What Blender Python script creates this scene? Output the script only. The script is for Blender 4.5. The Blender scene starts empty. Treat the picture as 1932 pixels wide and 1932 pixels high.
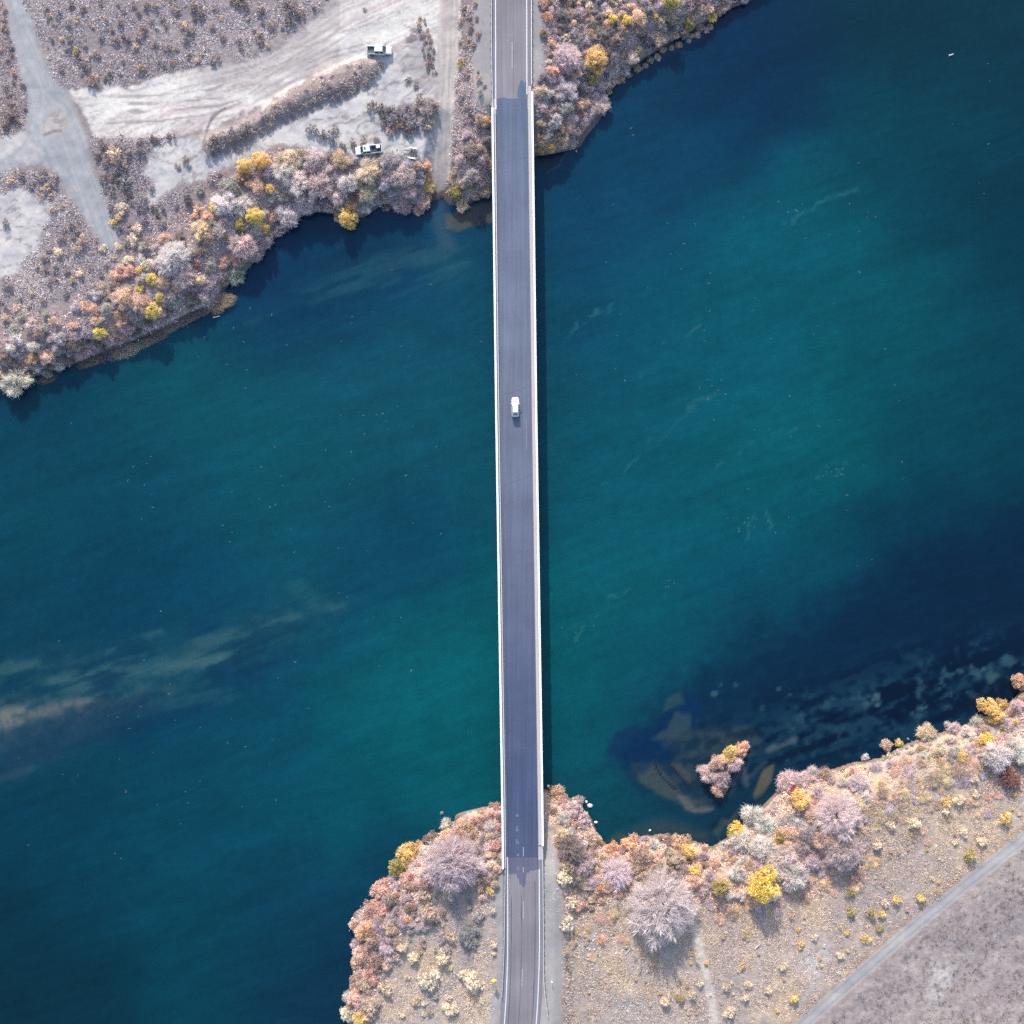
import bpy, math, time
import numpy as np
from mathutils import Vector, Matrix

T0 = time.time()
rad = math.radians
scene = bpy.context.scene
col = scene.collection

# ------------------------------------------------------------------ camera, sky, sun, exposure
CAM_H = 226.0
HALF = 122.9                                   # metres from the picture's middle to its edge at z = 0
cam_data = bpy.data.cameras.new("camera")
cam_data.sensor_fit = 'HORIZONTAL'
cam_data.angle = 2 * math.atan(HALF / CAM_H)
cam_data.clip_start = 1.0
cam_data.clip_end = 9000.0
cam = bpy.data.objects.new("camera", cam_data)
cam.location = (0, 0, CAM_H)
cam.rotation_euler = (0, 0, 0)
col.objects.link(cam)
scene.camera = cam

SUN_EL = rad(25.0)
SUN_AZ = rad(-10.0)                            # from north (+y), towards west (-x): shadows fall down and slightly right
sun_dir = Vector((math.sin(SUN_AZ) * math.cos(SUN_EL), math.cos(SUN_AZ) * math.cos(SUN_EL), math.sin(SUN_EL)))
world = bpy.data.worlds.new("World")
scene.world = world
world.use_nodes = True
wn = world.node_tree
wn.nodes.clear()
w_out = wn.nodes.new("ShaderNodeOutputWorld")
w_bg = wn.nodes.new("ShaderNodeBackground")
w_sky = wn.nodes.new("ShaderNodeTexSky")
w_sky.sky_type = 'NISHITA'
w_sky.sun_disc = False
w_sky.sun_elevation = SUN_EL
w_sky.sun_rotation = SUN_AZ
w_sky.dust_density = 1.5
w_bg.inputs["Strength"].default_value = 0.15
wn.links.new(w_sky.outputs[0], w_bg.inputs[0])
wn.links.new(w_bg.outputs[0], w_out.inputs[0])

sun_data = bpy.data.lights.new("sun", 'SUN')
sun_data.energy = 2.7
sun_data.angle = rad(0.5)
sun_data.color = (1.0, 0.95, 0.88)
sun = bpy.data.objects.new("sun", sun_data)
sun.rotation_euler = sun_dir.to_track_quat('Z', 'Y').to_euler()
sun.location = (0, 0, 300)
col.objects.link(sun)

scene.view_settings.view_transform = 'Standard'
scene.view_settings.look = 'None'
scene.view_settings.exposure = 1.39
scene.view_settings.gamma = 1.0
scene.view_settings.use_curve_mapping = False
scene.cycles.use_denoising = False
scene.cycles.max_bounces = 8
scene.cycles.diffuse_bounces = 6
scene.cycles.transparent_max_bounces = 4

# ------------------------------------------------------------------ survey units
# Points of the survey are in units (u right, v down) on a 1932 x 1932 sheet; W() gives where such a point stands at height z.
S = 1932.0
UM = 2 * HALF / S                              # metres per unit at z = 0
def W(u, v, z=0.0):
    k = (CAM_H - z) / CAM_H * UM
    return ((u - S / 2) * k, -(v - S / 2) * k, z)
def WA(pts, z=0.0):
    p = np.asarray(pts, float)
    k = (CAM_H - z) / CAM_H * UM
    return np.stack([(p[:, 0] - S / 2) * k, -(p[:, 1] - S / 2) * k], 1)

GAIN = np.array([1.54, 1.58, 1.74]) * 1.366            # how bright a flat surface of albedo 1 shows
def lin(c):
    c = np.asarray(c, float) / 255.0
    l = np.where(c <= 0.04045, c / 12.92, ((c + 0.055) / 1.055) ** 2.4)
    return l
def alb(c):
    return np.clip(lin(c) / GAIN, 0, 0.9)

WATER_Z = -4.0
DECK_Z = 2.5

# ------------------------------------------------------------------ numpy helpers
def _hash(ix, iy, seed):
    ix = ix.astype(np.int64).astype(np.uint64)
    iy = iy.astype(np.int64).astype(np.uint64)
    h = ix * np.uint64(374761393) + iy * np.uint64(668265263) + np.uint64((seed * 1442695041 + 12345) & 0xffffffff)
    h &= np.uint64(0xffffffff)
    h = ((h ^ (h >> np.uint64(13))) * np.uint64(1274126177)) & np.uint64(0xffffffff)
    h = ((h ^ (h >> np.uint64(16))) * np.uint64(2246822519)) & np.uint64(0xffffffff)
    h ^= h >> np.uint64(15)
    return h.astype(np.float64) / 4294967295.0
def vnoise(x, y, seed=0):
    x0 = np.floor(x); y0 = np.floor(y)
    fx = x - x0; fy = y - y0
    fx = fx * fx * (3 - 2 * fx); fy = fy * fy * (3 - 2 * fy)
    a = _hash(x0, y0, seed); b = _hash(x0 + 1, y0, seed); c = _hash(x0, y0 + 1, seed); d = _hash(x0 + 1, y0 + 1, seed)
    return (a * (1 - fx) + b * fx) * (1 - fy) + (c * (1 - fx) + d * fx) * fy
def fbm(x, y, seed=0, oct=4):
    t = 0; amp = 0.5; n = 0
    for i in range(oct):
        t = t + amp * vnoise(x * 2 ** i, y * 2 ** i, seed + i * 17); n += amp; amp *= 0.5
    return t / n
def sst(x, a, b):
    t = np.clip((x - a) / (b - a), 0, 1)
    return t * t * (3 - 2 * t)
def poly_sdf(U, V, poly, margin=60.0):
    """signed distance in units, positive inside"""
    P = np.asarray(poly, float)
    out = np.full(U.shape, -1e3)
    sel = (U > P[:, 0].min() - margin) & (U < P[:, 0].max() + margin) & (V > P[:, 1].min() - margin) & (V < P[:, 1].max() + margin)
    u = U[sel]; v = V[sel]
    if not len(u): return out
    d2 = np.full(u.shape, 1e12); ins = np.zeros(u.shape, bool)
    n = len(P)
    for i in range(n):
        ax, ay = P[i]; bx, by = P[(i + 1) % n]
        ex, ey = bx - ax, by - ay
        t = np.clip(((u - ax) * ex + (v - ay) * ey) / max(ex * ex + ey * ey, 1e-9), 0, 1)
        d2 = np.minimum(d2, (u - ax - t * ex) ** 2 + (v - ay - t * ey) ** 2)
        if ay != by:
            c = ((ay > v) != (by > v)) & (u < ex * (v - ay) / (by - ay) + ax)
            ins ^= c
    d = np.sqrt(d2)
    out[sel] = np.where(ins, d, -d)
    return out
def line_dist(U, V, pts, margin=60.0):
    P = np.asarray(pts, float)
    out = np.full(U.shape, 1e3)
    sel = (U > P[:, 0].min() - margin) & (U < P[:, 0].max() + margin) & (V > P[:, 1].min() - margin) & (V < P[:, 1].max() + margin)
    u = U[sel]; v = V[sel]
    if not len(u): return out
    d2 = np.full(u.shape, 1e12)
    for i in range(len(P) - 1):
        ax, ay = P[i]; ex, ey = P[i + 1] - P[i]
        t = np.clip(((u - ax) * ex + (v - ay) * ey) / max(ex * ex + ey * ey, 1e-9), 0, 1)
        d2 = np.minimum(d2, (u - ax - t * ex) ** 2 + (v - ay - t * ey) ** 2)
    out[sel] = np.sqrt(d2)
    return out
def in_poly(x, y, poly):
    ins = False
    n = len(poly)
    for i in range(n):
        ax, ay = poly[i]; bx, by = poly[(i + 1) % n]
        if (ay > y) != (by > y) and x < (bx - ax) * (y - ay) / (by - ay) + ax:
            ins = not ins
    return ins

# ------------------------------------------------------------------ object helpers
def tag(o, label=None, cat=None, group=None, kind=None):
    if label: o["label"] = label
    if cat: o["category"] = cat
    if group: o["group"] = group
    if kind: o["kind"] = kind
    return o
def np_mesh(name, verts, faces, loop_n, mat=None, color=None, smooth=False):
    """verts (N,3), faces flat index array, loop_n verts per face"""
    me = bpy.data.meshes.new(name)
    verts = np.ascontiguousarray(verts, np.float32); faces = np.ascontiguousarray(faces, np.int32).ravel()
    nf = len(faces) // loop_n
    me.vertices.add(len(verts)); me.vertices.foreach_set("co", verts.ravel())
    me.loops.add(len(faces)); me.loops.foreach_set("vertex_index", faces)
    me.polygons.add(nf); me.polygons.foreach_set("loop_start", np.arange(0, nf * loop_n, loop_n, dtype=np.int32))
    if smooth: me.polygons.foreach_set("use_smooth", np.ones(nf, bool))
    if color is not None:
        a = me.attributes.new("tint", 'FLOAT_COLOR', 'POINT')
        c4 = np.ones((len(verts), 4), np.float32); c4[:, :3] = color
        a.data.foreach_set("color", c4.ravel())
    if mat: me.materials.append(mat)
    me.update(calc_edges=True)
    return me
def link(name, data, parent=None):
    o = bpy.data.objects.new(name, data)
    col.objects.link(o)
    if parent is not None: o.parent = parent
    return o
def empty(name, loc, rz=0.0):
    o = bpy.data.objects.new(name, None)
    o.empty_display_size = 0.5
    o.location = loc; o.rotation_euler = (0, 0, rz)
    col.objects.link(o)
    return o
class MB:
    def __init__(self): self.v = []; self.f = []
    def add(self, vs, fs):
        b = len(self.v); self.v += [tuple(p) for p in vs]; self.f += [tuple(i + b for i in f) for f in fs]; return self
    def box(self, c, s, rz=0.0, taper=1.0):
        hx, hy, hz = s[0] / 2, s[1] / 2, s[2] / 2
        cs, sn = math.cos(rz), math.sin(rz)
        vs = []
        for z, k in ((-hz, 1.0), (hz, taper)):
            for x, y in ((-hx, -hy), (hx, -hy), (hx, hy), (-hx, hy)):
                x *= k; y *= k
                vs.append((c[0] + x * cs - y * sn, c[1] + x * sn + y * cs, c[2] + z))
        return self.add(vs, [(3, 2, 1, 0), (4, 5, 6, 7), (0, 1, 5, 4), (1, 2, 6, 5), (2, 3, 7, 6), (3, 0, 4, 7)])
    def loft(self, rings, cap=True):
        n = len(rings[0]); b = len(self.v)
        fs = []
        for k in range(len(rings) - 1):
            for i in range(n):
                j = (i + 1) % n
                fs.append((k * n + i, k * n + j, (k + 1) * n + j, (k + 1) * n + i))
        if cap:
            fs.append(tuple(range(n - 1, -1, -1)))
            fs.append(tuple((len(rings) - 1) * n + i for i in range(n)))
        return self.add([p for r in rings for p in r], fs)
    def tube(self, p0, p1, r0, r1=None, n=6):
        r1 = r0 if r1 is None else r1
        p0 = Vector(p0); p1 = Vector(p1)
        d = (p1 - p0).normalized()
        a = d.orthogonal().normalized(); b = d.cross(a)
        ring = lambda p, r: [p + (a * math.cos(t) + b * math.sin(t)) * r for t in [2 * math.pi * i / n for i in range(n)]]
        return self.loft([ring(p0, r0), ring(p1, r1)])
    def quad(self, a, b, c, d): return self.add([a, b, c, d], [(0, 1, 2, 3)])
    def mesh(self, name, mat, smooth=False, bevel=0.0):
        me = bpy.data.meshes.new(name)
        me.from_pydata(self.v, [], self.f)
        if smooth:
            for p in me.polygons: p.use_smooth = True
        if mat: me.materials.append(mat)
        me.update()
        return me
    def build(self, name, mat, parent=None, smooth=False):
        return link(name, self.mesh(name, mat, smooth), parent)

# ------------------------------------------------------------------ materials
def new_mat(name):
    m = bpy.data.materials.new(name); m.use_nodes = True
    nt = m.node_tree; nt.nodes.clear()
    out = nt.nodes.new("ShaderNodeOutputMaterial"); bs = nt.nodes.new("ShaderNodeBsdfPrincipled")
    nt.links.new(bs.outputs[0], out.inputs[0])
    return m, nt, bs
def noise_node(nt, scale, detail=3.0, rough=0.55, vec=None, map_scale=None):
    n = nt.nodes.new("ShaderNodeTexNoise"); n.inputs["Scale"].default_value = scale
    n.inputs["Detail"].default_value = detail; n.inputs["Roughness"].default_value = rough
    if vec is None:
        g = nt.nodes.new("ShaderNodeNewGeometry"); vec = g.outputs["Position"]
    if map_scale:
        mp = nt.nodes.new("ShaderNodeMapping"); mp.inputs["Scale"].default_value = map_scale
        nt.links.new(vec, mp.inputs["Vector"]); vec = mp.outputs[0]
    nt.links.new(vec, n.inputs["Vector"])
    return n
def ramp_val(nt, sock, a, b, lo, hi):
    m = nt.nodes.new("ShaderNodeMapRange")
    m.inputs["From Min"].default_value = a; m.inputs["From Max"].default_value = b
    m.inputs["To Min"].default_value = lo; m.inputs["To Max"].default_value = hi
    nt.links.new(sock, m.inputs["Value"]); return m.outputs[0]
def mul(nt, a, b):
    m = nt.nodes.new("ShaderNodeMath"); m.operation = 'MULTIPLY'
    for s, x in ((0, a), (1, b)):
        if isinstance(x, (int, float)): m.inputs[s].default_value = x
        else: nt.links.new(x, m.inputs[s])
    return m.outputs[0]
def vscale(nt, colr, fac):
    m = nt.nodes.new("ShaderNodeVectorMath"); m.operation = 'SCALE'
    nt.links.new(colr, m.inputs[0]); nt.links.new(fac, m.inputs["Scale"]); return m.outputs[0]
def bump(nt, bs, h, strength, dist):
    b = nt.nodes.new("ShaderNodeBump"); b.inputs["Strength"].default_value = strength; b.inputs["Distance"].default_value = dist
    nt.links.new(h, b.inputs["Height"]); nt.links.new(b.outputs[0], bs.inputs["Normal"])
def simple(name, rgb, rough=0.7, metal=0.0, var=0.12, scale=3.0, coat=0.0, spec=0.5, srgb=False):
    m, nt, bs = new_mat(name)
    c = alb(rgb) if srgb else rgb
    base = nt.nodes.new("ShaderNodeRGB"); base.outputs[0].default_value = (*c, 1)
    n = noise_node(nt, scale, 4)
    f = ramp_val(nt, n.outputs["Fac"], 0.3, 0.7, 1 - var, 1 + var)
    nt.links.new(vscale(nt, base.outputs[0], f), bs.inputs["Base Color"])
    bs.inputs["Roughness"].default_value = rough; bs.inputs["Metallic"].default_value = metal
    bs.inputs["Coat Weight"].default_value = coat; bs.inputs["Specular IOR Level"].default_value = spec
    return m
def painted_ground(name, fine, bmp):
    m, nt, bs = new_mat(name)
    at = nt.nodes.new("ShaderNodeAttribute"); at.attribute_name = "tint"
    n1 = noise_node(nt, 0.9, 5, 0.65); n2 = noise_node(nt, 4.5, 3, 0.6)
    f = mul(nt, ramp_val(nt, n1.outputs["Fac"], 0.3, 0.7, 1 - fine, 1 + fine), ramp_val(nt, n2.outputs["Fac"], 0.3, 0.7, 1 - fine * 0.6, 1 + fine * 0.6))
    nt.links.new(vscale(nt, at.outputs["Color"], f), bs.inputs["Base Color"])
    bs.inputs["Roughness"].default_value = 0.95; bs.inputs["Specular IOR Level"].default_value = 0.15
    bump(nt, bs, n1.outputs["Fac"], 0.6, bmp)
    return m
M = {}
M["ground"] = painted_ground("ground_soil", 0.22, 0.25)
M["dirt"] = painted_ground("pale_dirt", 0.10, 0.10)
M["gravel"] = painted_ground("gravel", 0.06, 0.04)
def leaf_mat(name, transl=0.3):
    m, nt, bs = new_mat(name)
    oi = nt.nodes.new("ShaderNodeObjectInfo"); at = nt.nodes.new("ShaderNodeAttribute"); at.attribute_name = "tint"
    x = nt.nodes.new("ShaderNodeVectorMath"); x.operation = 'MULTIPLY'
    nt.links.new(oi.outputs["Color"], x.inputs[0]); nt.links.new(at.outputs["Color"], x.inputs[1])
    nt.links.new(x.outputs[0], bs.inputs["Base Color"])
    bs.inputs["Roughness"].default_value = 0.9; bs.inputs["Specular IOR Level"].default_value = 0.1
    tr = nt.nodes.new("ShaderNodeBsdfTranslucent"); nt.links.new(x.outputs[0], tr.inputs["Color"])
    mx = nt.nodes.new("ShaderNodeMixShader"); mx.inputs[0].default_value = transl
    out = [n for n in nt.nodes if n.type == 'OUTPUT_MATERIAL'][0]
    nt.links.new(bs.outputs[0], mx.inputs[1]); nt.links.new(tr.outputs[0], mx.inputs[2]); nt.links.new(mx.outputs[0], out.inputs[0])
    return m
M["leaf"] = leaf_mat("foliage", 0.5)
M["twig"] = leaf_mat("twigs", 0.58)
M["tuft"] = painted_ground("tuft", 0.10, 0.02)
M["bark"] = simple("bark", (0.20, 0.17, 0.17), 0.9)
M["barkgrey"] = simple("grey_bark", (0.24, 0.20, 0.21), 0.9)
M["barkpale"] = simple("pale_bark", (0.42, 0.38, 0.38), 0.9)

# ------------------------------------------------------------------ survey: banks, tracks
NBANK = [(-30000, 13000), (-2000, 1500), (-400, 850), (-120, 760), (0, 735), (40, 722), (60, 712), (130, 690), (200, 664), (260, 640), (330, 612), (365, 592), (405, 580), (425, 545),
         (445, 518), (485, 492), (512, 460), (538, 420), (580, 403), (620, 398), (650, 415), (685, 410), (715, 390), (750, 393), (800, 388), (818, 378), (838, 374),
         (850, 388), (880, 386), (905, 376), (930, 366), (1010, 285), (1040, 275), (1070, 255), (1085, 238), (1104, 208), (1140, 190), (1150, 175), (1178, 138), (1214, 112), (1255, 86),
         (1295, 62), (1335, 42), (1375, 18), (1425, -5), (1600, -90), (2600, -600), (30000, -13000)]
SBANK = [(-30000, 17000), (-2000, 3600), (200, 2620), (520, 2230), (640, 1990), (655, 1932), (652, 1890), (667, 1830), (677, 1790), (664, 1750), (668, 1722), (712, 1692), (732, 1652), (752, 1620), (800, 1596),
         (838, 1562), (875, 1550), (945, 1530), (1027, 1490), (1058, 1495), (1092, 1518), (1115, 1545), (1130, 1584), (1158, 1600), (1200, 1580), (1250, 1574),
         (1300, 1584), (1343, 1598), (1398, 1565), (1430, 1530), (1460, 1500), (1480, 1480), (1505, 1470), (1562, 1455), (1605, 1440), (1665, 1430), (1706, 1405), (1795, 1376), (1850, 1357),
         (1895, 1335), (1925, 1305), (1945, 1275), (2010, 1230), (2900, 800), (30000, -9000)]
RIVER = NBANK + SBANK[::-1]
ISLET = [(1408, 1405), (1380, 1412), (1345, 1432), (1325, 1452), (1322, 1468), (1345, 1480), (1352, 1495), (1368, 1500), (1376, 1485), (1362, 1470), (1385, 1455), (1400, 1440)]
ROAD_C = [(966, -6000), (966, -200), (966, 0), (966.5, 200), (974, 787), (986, 1556), (987, 1790), (985, 1860), (981, 1932), (968, 2050), (920, 2300), (600, 3200), (-3000, 9000)]
GRAVEL_ROAD = [(-12, -80), (5, 0), (15, 50), (30, 110), (45, 160), (52, 200), (46, 245), (40, 268), (20, 290), (-40, 318), (-40, 340), (0, 328), (30, 315), (75, 308), (105, 325), (140, 385), (170, 430), (192, 462),
               (205, 468), (228, 466), (215, 430), (195, 365), (172, 310), (165, 270), (155, 240), (145, 210), (125, 170), (100, 145), (75, 90), (60, 40), (45, 0), (25, -80)]
ISLAND = [(75, 245), (90, 215), (105, 203), (122, 212), (130, 235), (120, 245), (95, 255)]
CLEAR1 = [(125, 168), (180, 166), (215, 152), (235, 168), (262, 150), (330, 135), (420, 125), (480, 112), (530, 85), (575, 55), (612, 22), (640, -60), (872, -60), (872, 60), (866, 110), (858, 210), (850, 300), (840, 345), (840, 378), (822, 378), (820, 330), (818, 300),
          (826, 260), (828, 200), (820, 170), (822, 110), (800, 60), (780, 50), (770, 90), (740, 130), (705, 118), (640, 125), (585, 148), (550, 168), (500, 200), (440, 218), (400, 246), (340, 252), (262, 266), (210, 256), (172, 252), (160, 220)]
CLEAR2 = [(290, 275), (330, 262), (385, 262), (390, 300), (440, 292), (480, 262), (540, 240), (600, 200), (650, 190), (712, 158), (722, 130), (745, 122), (775, 90), (805, 70), (822, 120), (822, 172), (805, 200), (775, 200), (735, 203), (712, 212), (722, 238), (755, 250), (800, 256), (826, 250),
          (835, 300), (790, 305), (735, 300), (680, 302), (650, 285), (610, 285), (560, 275), (520, 282), (480, 290), (430, 310), (415, 320), (375, 345), (330, 360), (280, 395), (262, 375), (290, 345), (265, 325)]
CLEAR3 = [(-30, 372), (40, 352), (95, 378), (108, 402), (82, 430), (76, 470), (50, 490), (30, 520), (-30, 540)]
LEFTDIRT = [(0, 262), (40, 246), (62, 262), (78, 300), (40, 302), (0, 312), (-30, 318), (-30, 275)]
DIAG = [(3000, 770), (2100, 1450), (1923, 1589), (1819, 1671), (1699, 1770), (1586, 1870), (1516, 1932), (1300, 2122), (400, 2930)]
LANE = [(848, -60), (846, 60), (842, 150), (836, 240), (830, 320), (829, 380)]
SHOULDERS = [[(893, -60), (930, -60), (928, 200), (926, 240), (915, 210), (900, 195), (892, 130)],
             [(1002, -60), (1016, -60), (1022, 60), (1028, 110), (1030, 150), (1012, 170), (1004, 165)],
             [(948, 1612), (952, 1700), (948, 1800), (940, 1990), (918, 1990), (925, 1900), (935, 1850), (938, 1760), (930, 1680), (940, 1640)],
             [(1024, 1590), (1040, 1585), (1052, 1620), (1055, 1700), (1060, 1770), (1062, 1830), (1055, 1870), (1060, 1990), (1010, 1990), (1022, 1860)]]
FOOTPATH = [(1262, 1640), (1290, 1690), (1318, 1780), (1338, 1860), (1352, 1940)]
BERM_EDGE = [(388, 282), (440, 256), (500, 228), (540, 202), (590, 178), (640, 164), (690, 138), (712, 118), (722, 122), (708, 150), (640, 184), (590, 198), (540, 222), (500, 246), (440, 272), (396, 302)]
BERM = [(385, 265), (440, 245), (480, 225), (540, 178), (590, 152), (640, 128), (690, 112), (718, 118), (706, 145), (640, 178), (590, 192), (540, 216), (500, 240), (440, 265), (395, 298)]

# ------------------------------------------------------------------ terrain heights
def road_offset(X, Y):
    R = np.array([W(u, v, DECK_Z)[:2] for u, v in ROAD_C])
    d2 = np.full(X.shape, 1e12)
    for i in range(len(R) - 1):
        ax, ay = R[i]; ex, ey = R[i + 1] - R[i]
        t = np.clip(((X - ax) * ex + (Y - ay) * ey) / (ex * ex + ey * ey), 0, 1)
        d2 = np.minimum(d2, (X - ax - t * ex) ** 2 + (Y - ay - t * ey) ** 2)
    return np.sqrt(d2)
def uv_of(X, Y, z):
    k = (CAM_H - z) / CAM_H * UM
    return X / k + S / 2, -Y / k + S / 2
def ground_height(X, Y):
    X = np.asarray(X, float); Y = np.asarray(Y, float)
    U, V = uv_of(X, Y, WATER_Z)
    riv = poly_sdf(U, V, RIVER, 1e9)
    isl = poly_sdf(U, V, ISLET, 100)
    d = np.maximum(-riv, isl) * UM                         # metres, positive on land
    ramp = sst(U, 795, 822) * (1 - sst(U, 846, 875)) * (1 - sst(V, 400, 420)) * sst(V, 90, 260)
    rise = 7.0 + ramp * 15.0
    zl = WATER_Z + 0.12 + 4.0 * np.clip(d / rise, 0, 1) ** 0.8
    zl = np.minimum(zl, np.where(isl > -10, WATER_Z + 0.5, 1e3))
    zw = WATER_Z - 0.15 - 2.6 * sst(-d, 0, 14)
    z = np.where(d > 0, zl, zw)
    far = np.clip(d / 10, 0, 1)
    z = z + far * (0.9 * (fbm(X / 22, Y / 22, 3, 3) - 0.5) + 0.35 * (fbm(X / 3.5, Y / 3.5, 9, 3) - 0.5))
    Ug, Vg = uv_of(X, Y, 0.0)
    b = poly_sdf(Ug, Vg, BERM, 40)
    z = z + 1.3 * sst(b, -14, 16)
    e = road_offset(X, Y)
    on = np.clip((1 - sst(Vg, 185, 275)) + sst(Vg, 1545, 1650), 0, 1)
    off = 1 - np.clip((1 - sst(Vg, 262, 305)) + sst(Vg, 1505, 1550), 0, 1)
    emb = (DECK_Z - 0.12) - np.maximum(0, e - 7.6) * 0.42 - (1 - on) * 2.7 - off * 9.0
    return np.maximum(z, emb)
def axis(step, half, far=3600.0):
    a = list(np.arange(0, half + 1e-6, step)); s = step
    while a[-1] < far:
        s *= 1.35; a.append(a[-1] + s)
    a = np.array(a)
    return np.concatenate([-a[:0:-1], a])

# ------------------------------------------------------------------ ground sheet and its colours
ax = axis(0.42, 130.0)
GX, GY = np.meshgrid(ax, ax, indexing='xy')
n_ax = len(ax)
X = GX.ravel(); Y = GY.ravel()
Z = ground_height(X, Y)
U, V = uv_of(X, Y, Z)
wob = (fbm(X / 2.2, Y / 2.2, 31, 4) - 0.5) * 16 + (fbm(X / 9, Y / 9, 41, 3) - 0.5) * 14
n_a = fbm(X / 6, Y / 6, 5, 5); n_b = fbm(X / 1.4, Y / 1.4, 6, 4); n_c = fbm(X / 17, Y / 17, 7, 4)
def mix(C, c, m):
    return C * (1 - m[:, None]) + np.asarray(c) * m[:, None]
C = np.zeros((len(X), 3)) + alb((174, 162, 169))
C = mix(C, alb((188, 176, 180)), sst(n_a + 0.35 * (n_b - 0.5), 0.5, 0.66) * 0.75)
C = mix(C, alb((136, 123, 132)), sst(n_c + 0.4 * (n_b - 0.5), 0.52, 0.72) * 0.45)
south = sst(V, 1100, 1300)
gold = mix(np.zeros_like(C) + alb((212, 195, 190)), alb((224, 202, 182)), sst(n_a, 0.45, 0.66) * 0.8)
gold = mix(gold, alb((194, 179, 179)), sst(n_c, 0.42, 0.62) * 0.65)
C = C * (1 - south[:, None]) + gold * south[:, None]
# litter under the riverside thickets
lit = [[(0, 590), (110, 585), (190, 530), (240, 470), (330, 400), (430, 300), (480, 282), (560, 280), (650, 300), (740, 308), (812, 312), (822, 400), (520, 520), (300, 700), (-40, 800), (-40, 600)],
       [(1018, -60), (1500, -60), (1180, 160), (1060, 320), (1008, 300), (1010, 170), (1030, 100)],
       [(845, 335), (930, 240), (930, 390), (850, 400)],
       [(945, 1520), (830, 1550), (640, 1700), (640, 1950), (690, 1950), (740, 1800), (790, 1700), (850, 1640), (940, 1600)],
       [(1028, 1480), (1150, 1590), (1300, 1570), (1400, 1540), (1480, 1450), (1640, 1420), (1640, 1600), (1540, 1690), (1350, 1720), (1250, 1660), (1120, 1720), (1070, 1740), (1050, 1600)],
       [(1840, 1340), (1960, 1250), (1960, 1500), (1860, 1500)]]
for k, p in enumerate(lit):
    s = poly_sdf(U + wob, V + wob, p)
    C = mix(C, alb((184, 165, 167)) if k != 4 else alb((200, 175, 162)), sst(s, -8, 10) * 0.8)
# field beyond the diagonal road
dg = line_dist(U, V, DIAG, 400)
dd = np.interp(U, [p[0] for p in DIAG[::-1]], [p[1] for p in DIAG[::-1]])
field = sst(V - dd, 4, 12) * sst(U, 900, 1200) * sst(V, 600, 900)
fc = mix(np.zeros_like(C) + alb((196, 182, 182)), alb((185, 171, 175)), sst(n_c, 0.45, 0.6))
fc = mix(fc, alb((206, 194, 195)), sst(n_b + n_a - 0.5, 0.55, 0.75) * 0.5)
C = C * (1 - field[:, None]) + fc * field[:, None]
verge = sst(-np.abs(dg - 17), -9, -2) * np.where(V < dd, 1.0, .4) * sst(U, 1300, 1400) * sst(n_b + 0.2 * (n_a - 0.5), 0.35, 0.6)
C = mix(C, alb((188, 156, 134)), verge * 0.6)
WHITE = alb((247, 242, 244)); PINKW = alb((225, 213, 216)); COOLW = alb((219, 215, 222)); GREY = alb((184, 186, 197))
def streak(ang, seed, a=14.0, b=0.8):
    ca, sa = math.cos(ang), math.sin(ang)
    s = X * ca + Y * sa; t = -X * sa + Y * ca
    t = t + 4 * (fbm(X / 26, Y / 26, seed + 50, 2) - 0.5)
    return fbm(s / a, t / b, seed, 4)
kinds = np.zeros(len(X), np.int8)                       # 0 ground, 1 dirt clearing, 2 gravel road, 3 farm road, 4 shoulder
wob2 = wob + (fbm(X / 1.1, Y / 1.1, 331, 3) - .5) * 14
s1 = poly_sdf(U + wob2 * 0.9, V + wob2 * 0.9, CLEAR1)
s2 = poly_sdf(U + wob2, V + wob2, CLEAR2)
s3 = poly_sdf(U + wob, V + wob, CLEAR3)
s4 = poly_sdf(U + wob * 0.6, V + wob * 0.6, LEFTDIRT)
st1 = streak(rad(12), 71); st1b = streak(rad(28), 73)
st = np.where(U < 480, st1, st1b)
c1 = mix(np.zeros_like(C) + PINKW, WHITE, sst(st + 0.5 * (n_c - 0.5), 0.36, 0.56))
c1 = mix(c1, alb((182, 168, 173)), sst(st + 0.3 * (n_a - 0.5), 0.58, 0.72) * 0.55)
upper = sst(0.25 * (U - 300) + 175 - V, 20, 60) * (U < 640)
c1 = mix(c1, alb((186, 176, 180)), upper * 0.45)
C = C * (1 - sst(s1, -3, 5)[:, None]) + c1 * sst(s1, -3, 5)[:, None]
c2 = mix(np.zeros_like(C) + COOLW, alb((236, 231, 234)), sst(n_a + 0.4 * (n_b - 0.5), 0.42, 0.6))
c2 = mix(c2, alb((180, 172, 180)), sst(streak(rad(35), 91, 6, 0.7), 0.58, 0.74) * 0.6)
C = C * (1 - sst(s2, -4, 5)[:, None]) + c2 * sst(s2, -4, 5)[:, None]
for s in (s3, s4):
    C = C * (1 - sst(s, -5, 6)[:, None]) + mix(np.zeros_like(C) + COOLW, alb((228, 222, 226)), sst(n_b, 0.4, 0.6)) * sst(s, -5, 6)[:, None]
rg = 1 - np.abs(2 * fbm(X / 5.5 + 0.4 * n_b, Y / 3.2 + 0.4 * n_b, 301, 4) - 1)
C = mix(C, alb((160, 150, 158)), sst(rg, 0.90, 0.985) * sst(np.maximum(s2, s3), 0, 6) * 0.75)
C = mix(C, alb((242, 238, 238)), sst(1 - np.abs(2 * fbm(X / 6 + 0.3 * n_b, Y / 3.5, 311, 4) - 1), 0.90, 0.985) * sst(np.maximum(s2, s3), 0, 6) * 0.6)
C = mix(C, alb((168, 156, 164)), sst(1 - np.abs(2 * streak(rad(20), 321, 16, 1.6) - 1), 0.93, 0.99) * sst(s1, 0, 6) * 0.5)
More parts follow.
